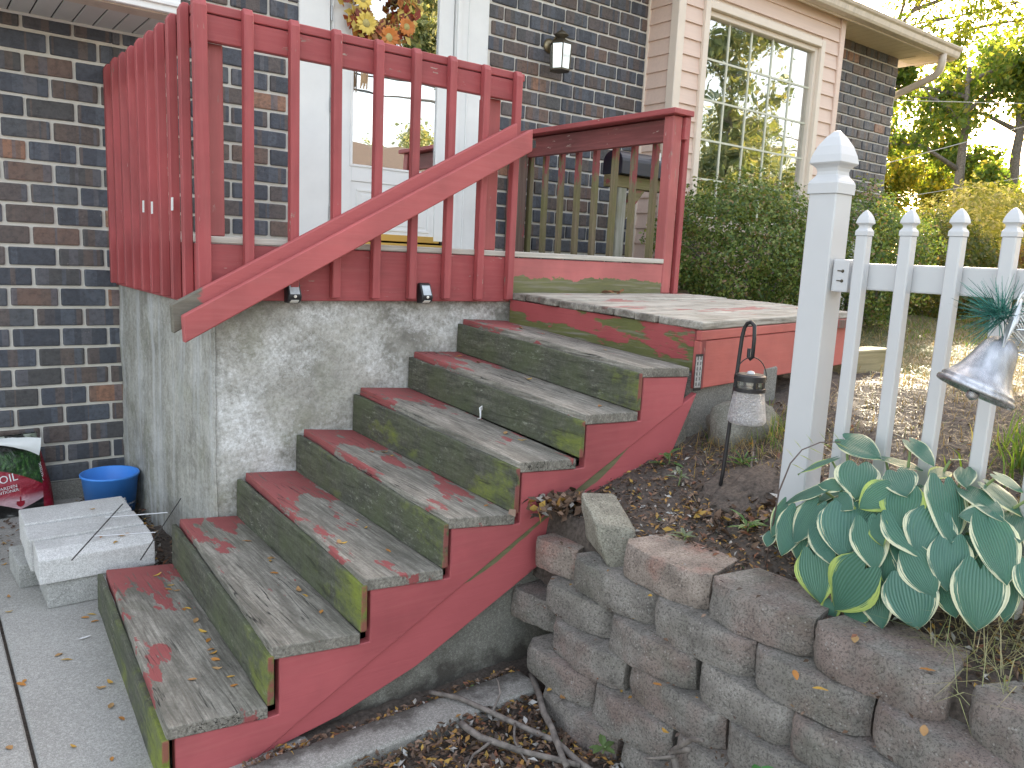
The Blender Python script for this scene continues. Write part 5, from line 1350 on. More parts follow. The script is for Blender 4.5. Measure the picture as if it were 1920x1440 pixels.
TL = [[-.212, -.234, -1.483], [-.233, -.274, -1.483], [-.208, -.303, -1.483], [-.214, -.505, -1.483], [-.231, -.512, -1.483], [-.222, -.643, -1.483], [-.225, -.749, -1.483], [-.23, -.833, -1.483], [-.244, -.912, -1.483], [-.246, -.949, -1.483], [-.256, -.997, -1.483], [-.269, -1.069, -1.483], [-.251, -1.144, -1.483], [-.258, -1.209, -1.483], [-.367, -1.119, -1.483], [-.233, -.09, -1.483], [.087, -.342, -1.316], [.107, -.582, -1.316], [.09, -.62, -1.316], [.058, -.754, -1.316], [.075, -.958, -1.316], [.08, -1.013, -1.316], [.071, -1.174, -1.316], [.216, -1.014, -1.157], [.227, -1.027, -1.157], [.353, -1.153, -1.157], [.406, -.779, -1.157], [.395, -.884, -1.157], [.661, -.416, -.994], [.717, -.434, -.994], [.735, -.488, -.994], [.726, -1.268, -.994], [1.04, -.963, -.824], [1.04, -1.086, -.824], [1.351, -.103, -.664], [1.36, -.278, -.664], [1.36, -.718, -.664], [1.32, -1.267, -.664], [1.62, -.30, -.485], [1.66, -.45, -.485], [1.64, -.95, -.485]]
def on_tread(x, y):
    best = None
    for k in range(7):
        s = (y-YO)/(YI-YO); fx = FO[k][0]+(FI[k][0]-FO[k][0])*s; fz = FO[k][1]+(FI[k][1]-FO[k][1])*s
        w_ = BO[k][0]-FO[k][0]
        if fx-.005 <= x <= fx+w_+.02: best = fz+(BO[k][1]-FO[k][1])*(x-fx)/w_
    return best
for i, (x, y, z) in enumerate(TL):
    zz = on_tread(x, y) or z
    s = rnd.uniform(.85, 1.25)
    single('fallen_leaf', LME[i % 9], 'small yellow or tan leaf fallen on the wooden steps', 'leaf', (x, y, zz+.001), (rnd.uniform(-.2, .2), rnd.uniform(-.2, .2), rnd.uniform(0, 6.3)), 'small leaves fallen on the steps', scale=(s, s, s))
DL = [[-.782, .196], [-.794, -.471], [-.662, -.325], [-.642, -.382], [-.806, -.49], [-.571, -.672], [-.536, -.65], [-.551, -.917], [-.567, -.82], [-.712, -1.001], [-.623, -1.136], [-.88, -.897], [-.491, -.01], [-.519, -.029], [-.768, .371], [-.748, .803], [-.492, -.088], [-.77, 1.0], [-.72, 1.12]]
for i, (x, y) in enumerate(DL):
    s = rnd.uniform(.8, 1.2)
    single('fallen_leaf', LME[(i*4) % 9], 'small yellow or brown leaf lying on the concrete driveway', 'leaf', (x, y, -1.679), (rnd.uniform(-.15, .15), rnd.uniform(-.15, .15), rnd.uniform(0, 6.3)), 'small leaves fallen on the driveway', scale=(s, s, s))
for i, (x, y, z) in enumerate([(-.37, .63, -1.401), (-.40, .24, -1.415), (-.32, .20, -1.415), (-.35, .17, -1.428), (-.29, .215, -1.414)]):
    single('fallen_leaf', LME[i], 'small tan leaf lying on the pile of pale concrete blocks', 'leaf', (x, y, z), (0, 0, i*1.3), 'small leaves on the concrete blocks')
BLL = [(.735, -1.70, -1.598), (.735, -1.77, -1.598), (.77, -2.17, -1.358), (.745, -2.24, -1.478), (.90, -2.72, -.998), (.80, -2.62, -1.118), (.79, -2.70, -1.118), (.83, -2.95, -1.118), (.90, -2.91, -.998), (.83, -2.06, -1.118)]
for i, (x, y, z) in enumerate(BLL):
    single('fallen_leaf', LME[(i*2) % 9], 'small orange leaf caught on a ledge of the garden wall', 'leaf', (x, y, z+.003), (rnd.uniform(-.2, .2), .2, rnd.uniform(0, 6.3)), 'small leaves on the garden wall', scale=(1.15, 1.15, 1.15))
gl = leafmat('green', (.16, .26, .05))
g = small_leaf(71, .085, .032); single('green_leaf', g.mesh('green_leaf', gl, smooth=True), 'curled pale green leaf lying on the sixth wooden step', 'leaf', (1.395, -.40, -.66), (0, 0, -.9))
g = G(); g.tube([(1.083, -.70, -.77), (1.082, -.715, -.75), (1.078, -.72, -.735), (1.074, -.71, -.745), (1.070, -.722, -.765), (1.066, -.73, -.79), (1.072, -.70, -.80)], .004, 6)
single('twisted_string', g.mesh('twisted_string', M['print_white'], smooth=True), 'knotted white string stuck on the mossy riser of the sixth step', 'string')
g = small_leaf(9, .05, .012); single('white_scrap', g.mesh('white_scrap', M['print_white']), 'small white scrap on the driveway beside the bottom step', 'scrap', (-.555, -.23, -1.677), (0, 0, .2))
# brown crumpled leaf at the porch edge
lb = leafmat('brown', (.30, .16, .10))
for i, (x, y) in enumerate([(2.55, -.09), (2.43, -.12), (2.62, -.06), (2.50, -.07)]):
    single('dead_leaf', small_leaf(40+i, .075, .04).mesh('dead_leaf', lb, smooth=True), 'crumpled brown leaf on the grey landing against the porch step', 'leaf', (x, y, -.228), (rnd.uniform(-.5, .5), rnd.uniform(-.5, .5), i*1.7), 'crumpled leaves on the landing')

LIT = [(0, (.075, .045, .025)), (.18, (.13, .075, .045)), (.34, (.20, .12, .075)), (.48, (.30, .20, .14)), (.60, (.10, .07, .055)), (.72, (.42, .22, .045)), (.80, (.50, .31, .06)), (.86, (.26, .10, .05)), (.91, (.44, .42, .38)), (.95, (.60, .60, .57)), (.985, (.10, .17, .05))]
def m_litter():
    t = NT('dead_leaf_litter'); c = t.ramp(t.island(), LIT, 'CONSTANT'); c = t.mix(t.math('MULTIPLY', t.noise(t.pos(), 160, 4), .6), c, (.05, .035, .025))
    return t.done(t.pbsdf(c, .75))
M['litter'] = m_litter()
def litter(name, n, fn, smin, smax, zfn, label=None, flat=.5, aspect=.5):
    P = np.array([fn() for _ in range(n)]); z = np.array([zfn(x, y) for x, y in P])
    c = np.column_stack([P, z+np.abs(NR.normal(0, .006, n))+.004])
    v, f = leaf_cards(c, NR.uniform(smin, smax, n), normal=np.array([0, 0, 1.0]), spread=flat, aspect=aspect)
    tr = np.concatenate([f[:, [0, 1, 2]], f[:, [0, 2, 3]]])
    return struct(name, np_mesh(name, v, tr, M['litter']), label, 'stuff')
U = rnd.uniform
litter('leaf_litter', 4200, lambda: (U(.0, .80), -1.58-abs(rnd.gauss(0, .55))), .010, .042, lambda x, y: -1.70+.025*mnoise.noise((x*6, y*6, 0))+U(0, .02), 'brown and orange leaf litter at the foot of the garden wall', .8, .45)
litter('leaf_litter', 420, lambda: (U(-.3, .8), U(-1.45, -1.40)), .012, .035, lambda x, y: -1.67, 'thin line of dead leaves between stairs and curb', .6)
litter('leaf_litter', 520, lambda: (U(-.30, .02), U(.35, 1.75)), .015, .045, lambda x, y: -1.675, 'dead leaves in the corner by the bucket', .6)
litter('leaf_litter', 260, lambda: (U(-1.0, -.2), U(.85, 1.5)), .012, .035, lambda x, y: -1.677, 'dead leaves around the soil bag', .5)
litter('leaf_litter', 7500, lambda: (.99+abs(rnd.gauss(0, .62)), U(-3.4, -1.38)), .006, .034, lambda x, y: bed_z(x, y), 'dead leaves and bark chips on the garden bed', .7, .4)
litter('leaf_litter', 260, lambda: (rnd.gauss(.97, .07), rnd.gauss(-1.44, .035)), .03, .06, lambda x, y: -1.035+U(0, .07), 'heap of brown leaves between stringer and garden wall', 1.2, .6)
litter('leaf_litter', 240, lambda: (rnd.gauss(1.40, .10), rnd.gauss(-1.97, .10)), .025, .07, lambda x, y: bed_z(x, y)+.004, 'dry pale leaves beside the earth mound', .9, .4)
litter('leaf_litter', 160, lambda: (U(.70, .90), U(-2.9, -1.5)), .010, .026, lambda x, y: -1.72+.12*math.floor((x-.705)/.030+.01)+.004, 'bits of leaf on the ledges of the garden wall', .5)

# ------------------------------------------------------------------ sticks, twigs, weeds, grass
bark = m_plain('grey_bark', (.20, .175, .155), .9, .55, scale=28, bump=1.0, bscale=60, dirt=.6, dirtc=(.08, .07, .06))
def stick(paths, label):
    g = G()
    for p, r0, r1 in paths:
        P = [Vector(q) for q in p]; pts = []
        for i in range(len(P)-1):
            for k in range(4):
                q = P[i].lerp(P[i+1], k/4); pts.append(q+Vector((mnoise.noise(q*9), mnoise.noise(q*9+Vector((3, 3, 3))), .6*mnoise.noise(q*9+Vector((7, 1, 3)))))*.008)
        pts.append(P[-1]); n = len(pts); g.tube(pts, [r0+(r1-r0)*i/(n-1) for i in range(n)], 8)
    single('stick', g.mesh('stick', bark, smooth=True), label, 'stick')
stick([([(.40, -1.40, -1.645), (.47, -1.50, -1.640), (.54, -1.66, -1.655), (.62, -1.86, -1.668), (.62, -2.05, -1.67)], .008, .012), ([(.53, -1.63, -1.65), (.58, -1.60, -1.61), (.60, -1.55, -1.58)], .005, .003), ([(.56, -1.72, -1.655), (.50, -1.80, -1.66), (.47, -1.9, -1.665)], .005, .003)], 'long forked grey stick lying across the curb')
stick([([(.40, -1.62, -1.655), (.41, -1.72, -1.655), (.48, -1.84, -1.66), (.60, -2.02, -1.66)], .013, .009), ([(.43, -1.76, -1.655), (.34, -1.78, -1.66), (.29, -1.82, -1.67)], .006, .003)], 'short thick grey stick on the leaf litter')
stick([([(.80, -1.52, -1.64), (.70, -1.70, -1.645), (.62, -1.86, -1.65), (.56, -2.0, -1.66)], .013, .011)], 'dark bent branch against the lowest wall blocks')
stick([([(.70, -2.36, -1.60), (.72, -2.29, -1.50), (.70, -2.37, -1.44)], .013, .009), ([(.72, -2.29, -1.50), (.69, -2.38, -1.40), (.665, -2.44, -1.36)], .010, .006), ([(.71, -2.31, -1.50), (.66, -2.24, -1.53)], .006, .003)], 'forked grey branch standing against the garden wall')
stick([([(1.95, -1.63, -.80), (1.72, -1.78, -.865), (1.50, -1.92, -.915), (1.33, -2.03, -.975)], .007, .004)]+[([(1.86-.07*k, -1.69-.045*k, -.83-.016*k), (1.85-.07*k, -1.73-.045*k, -.87-.016*k), (1.83-.07*k, -1.735-.045*k, -.90-.016*k)], .0018, .001) for k in range(8)], 'dry brown root with hanging rootlets over the earth mound')
def weed(name, pos, label, n, L, wd, cols, stem=.08):
    t_ = thing(name, label, 'plant', pos); p = Vector(pos); g = G(); V = []; Fc = []
    g.tube([p, p+Vector((.006, -.004, stem*.6)), p+Vector((.0, -.01, stem))], .003, 5); part('stem', g.mesh('stem', m_plain('weed_stem', (.16, .22, .08), .6, .2)), t_)
    lm = m_leaf('weed_leaf', cols, .3)
    for k in range(n):
        a = k*2.4; el = rnd.uniform(.1, .7); d = Vector((math.cos(a)*math.cos(el), math.sin(a)*math.cos(el), math.sin(el))); b = p+Vector((0, 0, stem*(.35+.65*k/n))); s = d.cross(Vector((0, 0, 1))).normalized()*wd*.5; ll = L*rnd.uniform(.7, 1.1); up = s.cross(d).normalized()
        g = G(); g.add([b, b+d*ll*.35+s*.9+up*.003, b+d*ll*.7+s*.7-Vector((0, 0, ll*.06)), b+d*ll-Vector((0, 0, ll*.2)), b+d*ll*.7-s*.7-Vector((0, 0, ll*.06)), b+d*ll*.35-s*.9+up*.003, b+d*ll*.55-up*.004], [(0, 1, 6), (1, 2, 6), (2, 3, 6), (3, 4, 6), (4, 5, 6), (5, 0, 6)])
        part('leaf', g.mesh('leaf', lm), t_)
GREEN = [(0, (.045, .11, .035)), (.5, (.08, .17, .05)), (1, (.12, .22, .07))]
DULL = [(0, (.09, .13, .08)), (.5, (.14, .18, .11)), (1, (.20, .23, .15))]
weed('weed', (1.58, -1.45, -.96), 'small green weed growing beside the red stringer', 6, .085, .035, GREEN, .11)
weed('weed', (1.46, -1.62, -.945), 'small drooping weed between stringer and lantern stake', 5, .07, .022, DULL, .07)
weed('weed', (1.30, -2.08, -.98), 'narrow leaved green weed near the end of the dry root', 8, .09, .022, GREEN, .05)
weed('weed', (1.10, -1.96, -1.01), 'low pale green weed behind the pinkish wall block', 7, .06, .02, DULL, .03)
weed('weed', (.68, -2.62, -1.40), 'bright green seedling at the foot of the garden wall', 6, .055, .035, [(0, (.04, .16, .04)), (1, (.07, .24, .06))], .04)
weed('weed', (.70, -2.02, -1.655), 'green seedling in the leaf litter under the garden wall', 5, .06, .03, [(0, (.07, .13, .04)), (1, (.12, .18, .06))], .03)
weed('weed', (1.75, -1.72, -.88), 'tuft of soft grass beside the boulder', 14, .10, .010, GREEN, .03)
# arching sprig in front of the fence post
Sg = thing('leafy_sprig', 'thin arching stem with narrow leaves in front of the fence post', 'plant', (1.09, -2.30, -1.0))
g = G(); sp = [(1.10, -2.30, -.98), (1.085, -2.33, -.72), (1.084, -2.36, -.62), (1.108, -2.38, -.575), (1.155, -2.41, -.55), (1.20, -2.45, -.545)]; g.tube(sp, [.003, .003, .0025, .002, .002, .0015], 6)
part('stem', g.mesh('stem', m_plain('dark_stem', (.12, .09, .08), .6, .2), smooth=True), Sg)
lm = m_leaf('sprig_leaf', [(0, (.14, .22, .06)), (.6, (.22, .30, .09)), (1, (.36, .36, .16))], .3)
for k in range(10):
    s = k/9; i = 2+s*3; a = Vector(sp[int(min(i, 4))]).lerp(Vector(sp[int(min(i, 4))+1]), i-int(min(i, 4))); d = Vector((-.35 if k % 2 else .45, .25 if k % 2 else -.6, .55 if k % 2 else -.2)).normalized(); sd_ = d.cross(Vector((.5, -.6, .3))).normalized()*.007; L = .05
    g = G(); g.add([a, a+d*L*.4+sd_, a+d*L-Vector((0, 0, .006)), a+d*L*.4-sd_], [(0, 1, 2, 3)]); part('leaf', g.mesh('leaf', lm), Sg)
def blades(name, n, fn, zfn, h0, h1, cols, label, lean=.5, w_=.0022, trans=.4):
    P = np.array([fn() for _ in range(n)]); z = np.array([zfn(x, y) for x, y in P]); h = NR.uniform(h0, h1, n)
    d = NR.normal(size=(n, 3)); d[:, 2] = 0; d = unit(d); s = np.column_stack([-d[:, 1], d[:, 0], np.zeros(n)])
    le = NR.uniform(.1, 1, n)*lean
    b = np.column_stack([P, z-.01]); m1 = b+d*(h*np.minimum(le, 1.6)*.45)[:, None]+np.column_stack([np.zeros((n, 2)), h*np.clip(.65-.22*le, .15, 1)]); tp = b+d*(h*np.minimum(le, 1.6))[:, None]+np.column_stack([np.zeros((n, 2)), h*np.clip(1-.45*le, .12, 1)])
    W_ = (w_*NR.uniform(.6, 1.3, n))[:, None]
    v = np.stack([b-s*W_, b+s*W_, m1+s*W_*.8, m1-s*W_*.8, tp], 1).reshape(-1, 3); o = np.arange(n)*5
    f = np.concatenate([np.column_stack([o, o+1, o+2]), np.column_stack([o, o+2, o+3]), np.column_stack([o+3, o+2, o+4])])
    return struct(name, np_mesh(name, v, f, m_leaf(name+'_blade', cols, trans)), label, 'stuff')
DRY = [(0, (.19, .145, .085)), (.35, (.30, .225, .115)), (.6, (.22, .175, .09)), (.84, (.36, .28, .16)), (.90, (.15, .18, .07)), (1, (.20, .23, .10))]
GRS = [(0, (.06, .13, .02)), (.5, (.10, .18, .03)), (.85, (.16, .22, .05)), (1, (.28, .24, .11))]
def lawnz(x, y): return lawn_z(x, y) if x > 3.66 else bed_z(x, y)
blades('dry_grass', 14000, lambda: (U(1.75, 4.6), U(-3.0, -1.45)), lawnz, .03, .09, DRY, 'dry straw coloured grass between boulder and fence', 3.0, .0016, .15)
blades('dry_grass', 16000, lambda: (U(3.3, 9.5), U(-2.6, .9)), lawnz, .04, .11, DRY, 'dry lawn behind the fence', 2.8, .003, .2)
blades('grass', 9000, lambda: (U(6.5, 16), U(-3.0, 2.5)), lawnz, .03, .08, GRS, 'sunlit lawn grass beyond the landing', .8, .005)
def clump(cx, cy, s):
    return lambda: (rnd.gauss(cx, s), rnd.gauss(cy, s))
blades('grass', 900, clump(2.42, -2.72, .13), lawnz, .10, .24, GRS, 'tall green grass tuft behind the last pickets', .9, .0035)
blades('grass', 300, clump(2.10, -1.62, .10), lawnz, .05, .14, GRS, 'green grass sprouting beside the boulder', 1.0, .002)
blades('dry_grass', 230, clump(1.17, -2.98, .10), lawnz, .08, .24, [(0, (.30, .27, .14)), (.5, (.36, .33, .19)), (.8, (.20, .25, .09)), (1, (.42, .38, .26))], 'pale dry grass stems on the soil behind the garden wall', 2.2, .0016, .2)
blades('dry_grass', 420, clump(1.95, -1.60, .16), lawnz, .06, .16, DRY, 'dry grass hanging under the landing', 1.6, .0015)

# ------------------------------------------------------------------ shrubs
def foliage_ball(center, rad, n, size, shell=.62, lump=.18, seed=0, lf=2.2):
    d = unit(NR.normal(size=(n, 3))); r = NR.uniform(0, 1, n)**(1/3)*(1-shell)+shell
    lm_ = np.array([mnoise.noise(Vector(q)*lf+Vector((seed, seed*2.1, 3)))+.7*mnoise.noise(Vector(q)*lf*2.7+Vector((seed, 1, 3)))+.5*mnoise.noise(Vector(q)*lf*6+Vector((seed, 5, 3))) for q in d])
    r = r*(1+lump*lm_); c = np.asarray(center)+d*r[:, None]*np.asarray(rad)
    return c, d
def shrub(name, label, center, rad, n, size, cols, cat='shrub', group=None, trans=.25, lump=.2, seed=0, shell=.62):
    base = Vector((center[0], center[1], center[2]-rad[2])); S = thing(name, label, cat, base, group)
    c, d = foliage_ball(center, rad, n, size, shell, lump, seed)
    v, f = leaf_cards(c, NR.uniform(size*.7, size*1.3, n), normal=d+np.array([0, 0, .4]), spread=1.1, aspect=.55)
    tr = np.concatenate([f[:, [0, 1, 2]], f[:, [0, 2, 3]]])
    part('foliage', np_mesh('foliage', v, tr, m_leaf(name+'_leaf', cols, trans)), S)
    g = G()
    for k in range(9):
        a = k*.7; tip = Vector(center)+Vector((math.cos(a)*rad[0]*.7, math.sin(a)*rad[1]*.7, rad[2]*.3*math.sin(k*2.3)))
        g.tube([base+Vector((math.cos(a)*.05, math.sin(a)*.05, -.1)), base.lerp(tip, .5)+Vector((0, 0, .08)), tip], [.022, .014, .005], 5)
    part('branches', g.mesh('branches', bark), S)
    return S
BOX = [(0, (.04, .08, .02)), (.3, (.085, .145, .035)), (.6, (.15, .21, .05)), (.85, (.24, .29, .08)), (.94, (.22, .18, .08)), (1, (.24, .15, .09))]
shrub('boxwood', 'dense dark green boxwood bush under the picture window', (4.95, .70, .10), (.96, .68, .60), 25000, .036, BOX, seed=3, lump=.34, shell=.55)
shrub('boxwood', 'second green boxwood bush beneath the right end of the brick wall', (6.85, .72, .10), (.95, .70, .66), 17000, .042, BOX, seed=8, lump=.32, shell=.55)
shrub('boxwood', 'green hedge shrub beyond the end of the house wall', (9.9, 1.5, .05), (1.15, .9, .72), 15000, .06, [(0, (.05, .075, .02)), (.5, (.09, .12, .03)), (.8, (.14, .15, .04)), (1, (.16, .11, .05))], seed=5, trans=.4)
shrub('autumn_shrub', 'brown and yellow shrub low behind the pickets', (11.2, .65, -.12), (1.0, .8, .55), 9000, .07, [(0, (.14, .07, .03)), (.4, (.20, .10, .04)), (.7, (.20, .17, .04)), (1, (.12, .14, .04))], seed=6, trans=.45)
shrub('yellow_shrub', 'pale yellow flowering shrub in the sun beyond the house', (12.8, 2.0, .35), (1.2, 1.0, 1.1), 9000, .08, [(0, (.16, .18, .05)), (.5, (.26, .26, .08)), (.8, (.40, .38, .20)), (1, (.50, .45, .30))], seed=9, trans=.5)
shrub('yellow_shrub', 'rounded yellow green shrub behind the third picket', (16.5, 3.1, .3), (1.6, 1.4, 1.5), 9000, .11, [(0, (.12, .16, .03)), (.5, (.22, .24, .05)), (1, (.36, .34, .10))], seed=12, trans=.55)

# ------------------------------------------------------------------ trees
def tree(label, trunk, r0, crown, n, size, cols, limbs=9, group=None, trans=.5, seed=0, blob=.9, cat='tree', name='tree'):
    """trunk: list of points; crown: list of (center, radius) lumps that carry the leaves"""
    r_ = random.Random(seed); base = Vector(trunk[0]); T = thing(name, label, cat, base, group)
    P = [Vector(q) for q in trunk]; pts = []
    for i in range(len(P)-1):
        for k in range(4): q = P[i].lerp(P[i+1], k/4); pts.append(q+Vector((mnoise.noise(q*.6+Vector((seed, 0, 0))), mnoise.noise(q*.6+Vector((0, seed, 5))), 0))*r0*.9)
    pts.append(P[-1]); m = len(pts); g = G(); g.tube(pts, [r0*(1.25 if i == 0 else 1)*(1-.75*i/(m-1)) for i in range(m)], 9)
    part('trunk', g.mesh('trunk', bark, smooth=True), T)
    g = G(); C = []; W_ = []
    for (c, rr) in crown:
        c = Vector(c); j = min(m-1, max(int(m*.25), min(range(m), key=lambda q: abs(pts[q].z-(c.z-rr*.5))))); s = pts[j]
        mid = s.lerp(c, .5)+Vector((r_.uniform(-.3, .3), r_.uniform(-.3, .3), .25*rr)); g.tube([s, mid, c], [r0*.38, r0*.22, r0*.10], 6)
        for k in range(7):
            d = Vector((r_.gauss(0, 1), r_.gauss(0, 1), r_.gauss(.1, .7))).normalized(); e = c+d*rr*r_.uniform(.6, 1.05); g.tube([mid.lerp(c, r_.uniform(.2, 1)), mid.lerp(e, .6)+Vector((0, 0, .1*rr)), e], [r0*.12, r0*.07, r0*.02], 5)
            C.append(e); W_.append(rr*.40); C.append(c.lerp(e, .6)); W_.append(rr*.38)
    part('limbs', g.mesh('limbs', bark, smooth=True), T)
    C = np.array([tuple(q) for q in C]); W_ = np.array(W_); idx = NR.integers(0, len(C), n)
    pos = C[idx]+NR.normal(size=(n, 3))*(W_[idx]*.52*blob)[:, None]
    v, f = leaf_cards(pos, NR.uniform(size*.6, size*1.3, n), normal=np.array([0, 0, .6]), spread=1.2, aspect=.6, droop=.5)
    tr = np.concatenate([f[:, [0, 1, 2]], f[:, [0, 2, 3]]])
    part('crown', np_mesh('crown', v, tr, m_leaf(name+'_leaf', cols, trans)), T)
    return T
TG = [(0, (.06, .11, .02)), (.4, (.10, .16, .03)), (.75, (.15, .20, .04)), (.93, (.25, .25, .05)), (1, (.34, .28, .06))]
TY = [(0, (.10, .15, .02)), (.4, (.18, .21, .03)), (.75, (.30, .27, .035)), (1, (.40, .32, .05))]
grp = 'trees beyond the house'
tree('slim tree with an upright grey trunk right of the house corner', [(19.75, 5.45, -.7), (19.75, 5.45, 1.5), (19.7, 5.5, 3.6), (19.7, 5.6, 5.0)], .17,
     [((19.3, 6.3, 4.3), 1.2), ((20.3, 4.9, 4.6), 1.2), ((20.3, 4.3, 5.0), .9), ((18.6, 7.0, 3.2), .9), ((19.8, 5.0, 1.9), .8), ((18.9, 7.2, 4.6), .8)], 10000, .15, TG, group=grp, seed=1)
tree('taller dark trunked tree at the right edge of the photo', [(23.6, 5.55, -.7), (23.7, 5.6, 1.5), (23.7, 5.8, 4.0), (23.6, 6.2, 6.2)], .23,
     [((24.0, 5.6, 5.9), 1.1), ((23.2, 7.0, 5.6), 1.0), ((22.9, 7.5, 4.6), 1.0), ((24.2, 5.2, 4.6), .9), ((22.8, 7.0, 3.3), .9), ((23.9, 4.2, 6.2), 1.2)], 11000, .16, TG, group=grp, seed=2)
tree('leaning tree with bright yellow leaves low behind the house corner', [(21.5, 9.2, -.7), (21.3, 9.3, 1.2), (20.9, 9.8, 3.0)], .15,
     [((21.0, 9.7, 2.6), 1.3), ((21.6, 8.8, 1.4), 1.2), ((20.4, 10.2, 3.9), 1.3), ((21.8, 8.3, 2.6), .9), ((20.0, 10.6, 1.6), 1.2)], 9000, .15, TY, group=grp, seed=3)
tree('small sunlit yellow tree between the two tall trunks', [(24.6, 7.6, -.7), (24.6, 7.6, .8), (24.7, 7.6, 2.2)], .12,
     [((24.3, 7.9, 1.3), 1.1), ((24.9, 7.2, 2.2), 1.2), ((25.2, 6.7, 1.1), 1.1), ((24.0, 8.3, 2.4), .9)], 8000, .16, TY, group=grp, seed=4)
tree('airy tree reaching over the end of the gutter with thin yellow green leaves', [(12.9, 6.4, -.7), (12.8, 5.6, 1.5), (12.6, 4.6, 3.2), (12.5, 3.4, 4.3)], .10,
     [((12.2, 2.7, 4.0), .7), ((12.9, 1.9, 4.2), .75), ((12.1, 3.3, 4.5), .7), ((13.3, 1.3, 4.0), .6), ((12.6, 2.4, 4.9), .8), ((13.0, 2.9, 3.7), .5), ((13.6, .9, 4.6), .6)], 5200, .085, [(0, (.08, .13, .02)), (.5, (.15, .20, .035)), (1, (.28, .27, .05))], group=grp, seed=5)
tree('far bushy tree closing the gap under the house gutter', [(29, 12.2, -.7), (29, 12.3, 2), (29, 12.4, 4)], .2,
     [((28.6, 12.6, 3.2), 1.9), ((29.4, 11.5, 1.8), 1.8), ((28.2, 13.6, 2.0), 1.9), ((29.6, 10.6, 3.6), 1.5), ((28.4, 13.0, 5.2), 1.6)], 9000, .2, TG, group=grp, seed=6)
tree('far yellow green tree low at the right edge behind the pickets', [(31, 9.0, -.7), (31, 9, 1.2), (31, 9, 2.6)], .2,
     [((30.8, 9.4, 1.7), 1.6), ((31.4, 8.2, 1.2), 1.5), ((30.6, 10.4, 1.0), 1.5), ((31.8, 7.0, 2.0), 1.4)], 8000, .2, TY, group=grp, seed=7)
# trees across the street that show mirrored in the panes
TM = [(0, (.10, .14, .06)), (.4, (.17, .21, .09)), (.75, (.25, .27, .12)), (1, (.36, .34, .17))]
RT = [((18.3, -8.6), .16, [((18.0, -8.4, 2.6), 1.1), ((18.6, -8.2, 4.2), 1.2), ((17.6, -8.8, 5.6), 1.3), ((18.4, -8.0, 6.8), 1.3), ((19.0, -9.0, 3.2), 1.0)], 3200, 'slender tree across the lawn mirrored in the left of the picture window'),
      ((22.5, -10.5), .15, [((22.2, -10.2, 1.8), 1.4), ((23.4, -10.8, 2.6), 1.4), ((21.4, -11.0, 3.2), 1.2), ((24.4, -11.4, 1.6), 1.5)], 4200, 'low bushy tree mirrored in the middle of the picture window'),
      ((27.5, -12.0), .18, [((27.0, -11.8, 2.2), 1.7), ((28.4, -12.4, 3.2), 1.6), ((26.0, -12.6, 3.4), 1.4), ((29.6, -13.0, 1.8), 1.7)], 4200, 'low pale tree mirrored in the right of the picture window'),
      ((33.0, -19.0), .2, [((32.0, -18.6, 2.6), 2.2), ((34.5, -19.6, 4.4), 2.2), ((30.4, -19.4, 5.2), 2.0), ((36.6, -20.2, 2.6), 2.3), ((33.4, -19.0, 6.2), 1.7)], 5200, 'broad tree mirrored at the back of the picture window'),
      ((21.0, -14.5), .18, [((20.4, -14.2, 2.2), 1.5), ((21.6, -14.8, 4.0), 1.6), ((20.2, -15.0, 5.4), 1.4), ((22.6, -15.2, 2.4), 1.5)], 4200, 'leafy tree mirrored behind the slender one in the picture window'),
      ((26.0, -18.0), .2, [((25.2, -17.6, 2.4), 1.8), ((26.8, -18.4, 4.6), 1.8), ((24.4, -18.4, 5.4), 1.6), ((28.2, -18.8, 3.0), 1.8)], 4600, 'second broad tree mirrored in the middle of the picture window'),
      ((11.25, -12.6), .16, [((11.3, -12.4, 5.4), .9), ((10.9, -12.8, 6.6), 1.0), ((11.9, -12.2, 4.6), .8), ((11.8, -12.9, 7.4), 1.1), ((10.7, -12.3, 5.6), .7)], 4200, 'dark trunked tree mirrored in the right side of the door glass'),
      ((18.2, -26.0), .2, [((17.6, -26.0, 4.2), 1.3), ((18.8, -26.4, 5.2), 1.3), ((16.6, -26.2, 3.6), 1.1), ((19.6, -26.0, 3.8), 1.2)], 3200, 'distant yellowish tree mirrored low in the door glass')]
for i, ((x, y), r0_, cr_, n_, lab_) in enumerate(RT):
    tree(lab_, [(x, y, -1.7), (x+.05, y, 1.0), (x-.05, y+.1, cr_[-1][0][2] if lab_.startswith('dark') else max(c[0][2] for c in cr_)-.5)], r0_, cr_, int(n_*1.6), .20, TM, seed=20+i, trans=.25, group='trees across the street mirrored in the panes')

# ------------------------------------------------------------------ houses, pole, power lines, timber
def small_house(label, x0, x1, y0, y1, z0, ze, zr, wallc, win):
    Hn = thing('house', label, 'house', ((x0+x1)/2, (y0+y1)/2, z0))
    wm_ = m_plain('far_house_wall', wallc, .8, .1); g = G(); g.box(x0, x1, y0, y1, z0, ze); part('wall', g.mesh('wall', wm_), Hn)
    ym = (y0+y1)/2; g = G(); g.prism([(x0-.5, y0-.5, ze), (x0-.5, y1+.5, ze), (x0-.5, ym, zr)], (x1-x0+1, 0, 0)); part('roof', g.mesh('roof', M['shingle']), Hn)
    for (a, b, c, d, e, f) in win: g = G(); g.box(a, b, c, d, e, f); part('window', g.mesh('window', m_plain('far_window_frame', (.25, .05, .04), .6, .1)), Hn)
    return Hn
small_house('small distant yellow house with brown roof and red shutters beyond the trees', 40, 50, 10.5, 16.0, -.8, 1.35, 2.7, (.55, .42, .25), [(39.95, 40, 12.0, 12.8, -.1, .95)])
small_house('brown roofed house across the street seen mirrored in the front door', 4, 18.5, -24.5, -18.0, -1.8, 1.2, 4.0, (.16, .09, .06), [(9, 10, -18.0, -17.9, -.6, .6)])
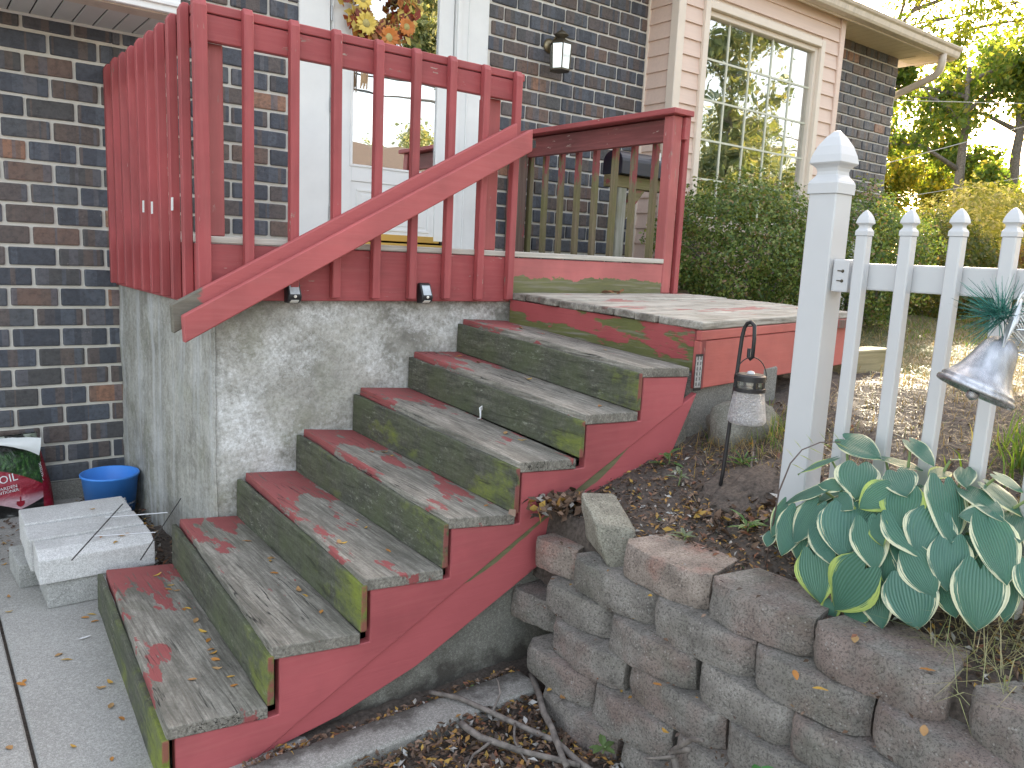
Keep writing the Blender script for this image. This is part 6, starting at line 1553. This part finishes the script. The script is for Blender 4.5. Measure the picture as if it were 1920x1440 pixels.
blk = m_plain('cable', (.03, .03, .03), .6, .1); wht = m_plain('pale_cable', (.45, .43, .40), .6, .1)
def cable(a, b, r, sag, mat, label):
    a, b = Vector(a), Vector(b); d = b-a; a2 = a-d*1.5; b2 = b+d*3; g = G(); g.tube([a2.lerp(b2, i/24)-Vector((0, 0, sag*(.25-((i/24)-.5)**2)*4)) for i in range(25)], r, 6); single('power_line', g.mesh('power_line', mat, smooth=True), label, 'power line')
cable((18.38, 5.45, 5.50), (19.67, 4.54, 5.94), .016, .05, blk, 'thick dark power line crossing above the end of the gutter')
cable((17.3, 5.95, 3.94), (19.55, 4.24, 4.01), .010, .05, wht, 'thin level power line crossing in front of the trees')
cable((16.94, 5.95, 2.48), (19.51, 4.15, 3.47), .012, .03, wht, 'pale slanting power line running to the corner of the house')
cable((17.67, 5.25, 1.86), (19.44, 3.97, 2.32), .009, .03, wht, 'lowest thin power line just above the pickets')
for k in range(2):
    g = G(); g.tube([(-20, -16, 5.0+.5*k), (10, -14, 4.4+.5*k), (45, -13, 5.2+.5*k)], .03, 6); single('power_line', g.mesh('power_line', blk), 'power line over the street seen only mirrored in the panes', 'power line', group='street power lines')
Pl = thing('utility_pole', 'thin grey pole with a small cap standing behind the third picket', 'pole', (25.6, 8.1, -.7))
g = G(); g.tube([(25.6, 8.1, -.8), (25.75, 8.2, 3.0)], .06, 8); part('shaft', g.mesh('shaft', M['steel']), Pl)
g = G(); g.lathe([(.02, 3.0), (.28, 3.0), (.30, 3.2), (.16, 3.3), (.12, 3.6), (.05, 3.75), (0, 3.75)], (26.3, 8.2, 0), 14); g.tube([(25.75, 8.2, 3.0), (26.3, 8.2, 3.02)], .03, 6); part('cap', g.mesh('cap', M['gutter']), Pl)
g = G(); g.box(3.45, 3.95, -1.22, -1.06, -.75, -.50)
single('garden_timber', g.mesh('garden_timber', m_oldwood('garden_timber_wood', 'x', (.20, .17, .09), (.40, .34, .20), .3), bevel=.008), 'short square timber lying on the grass at the end of the landing', 'timber')
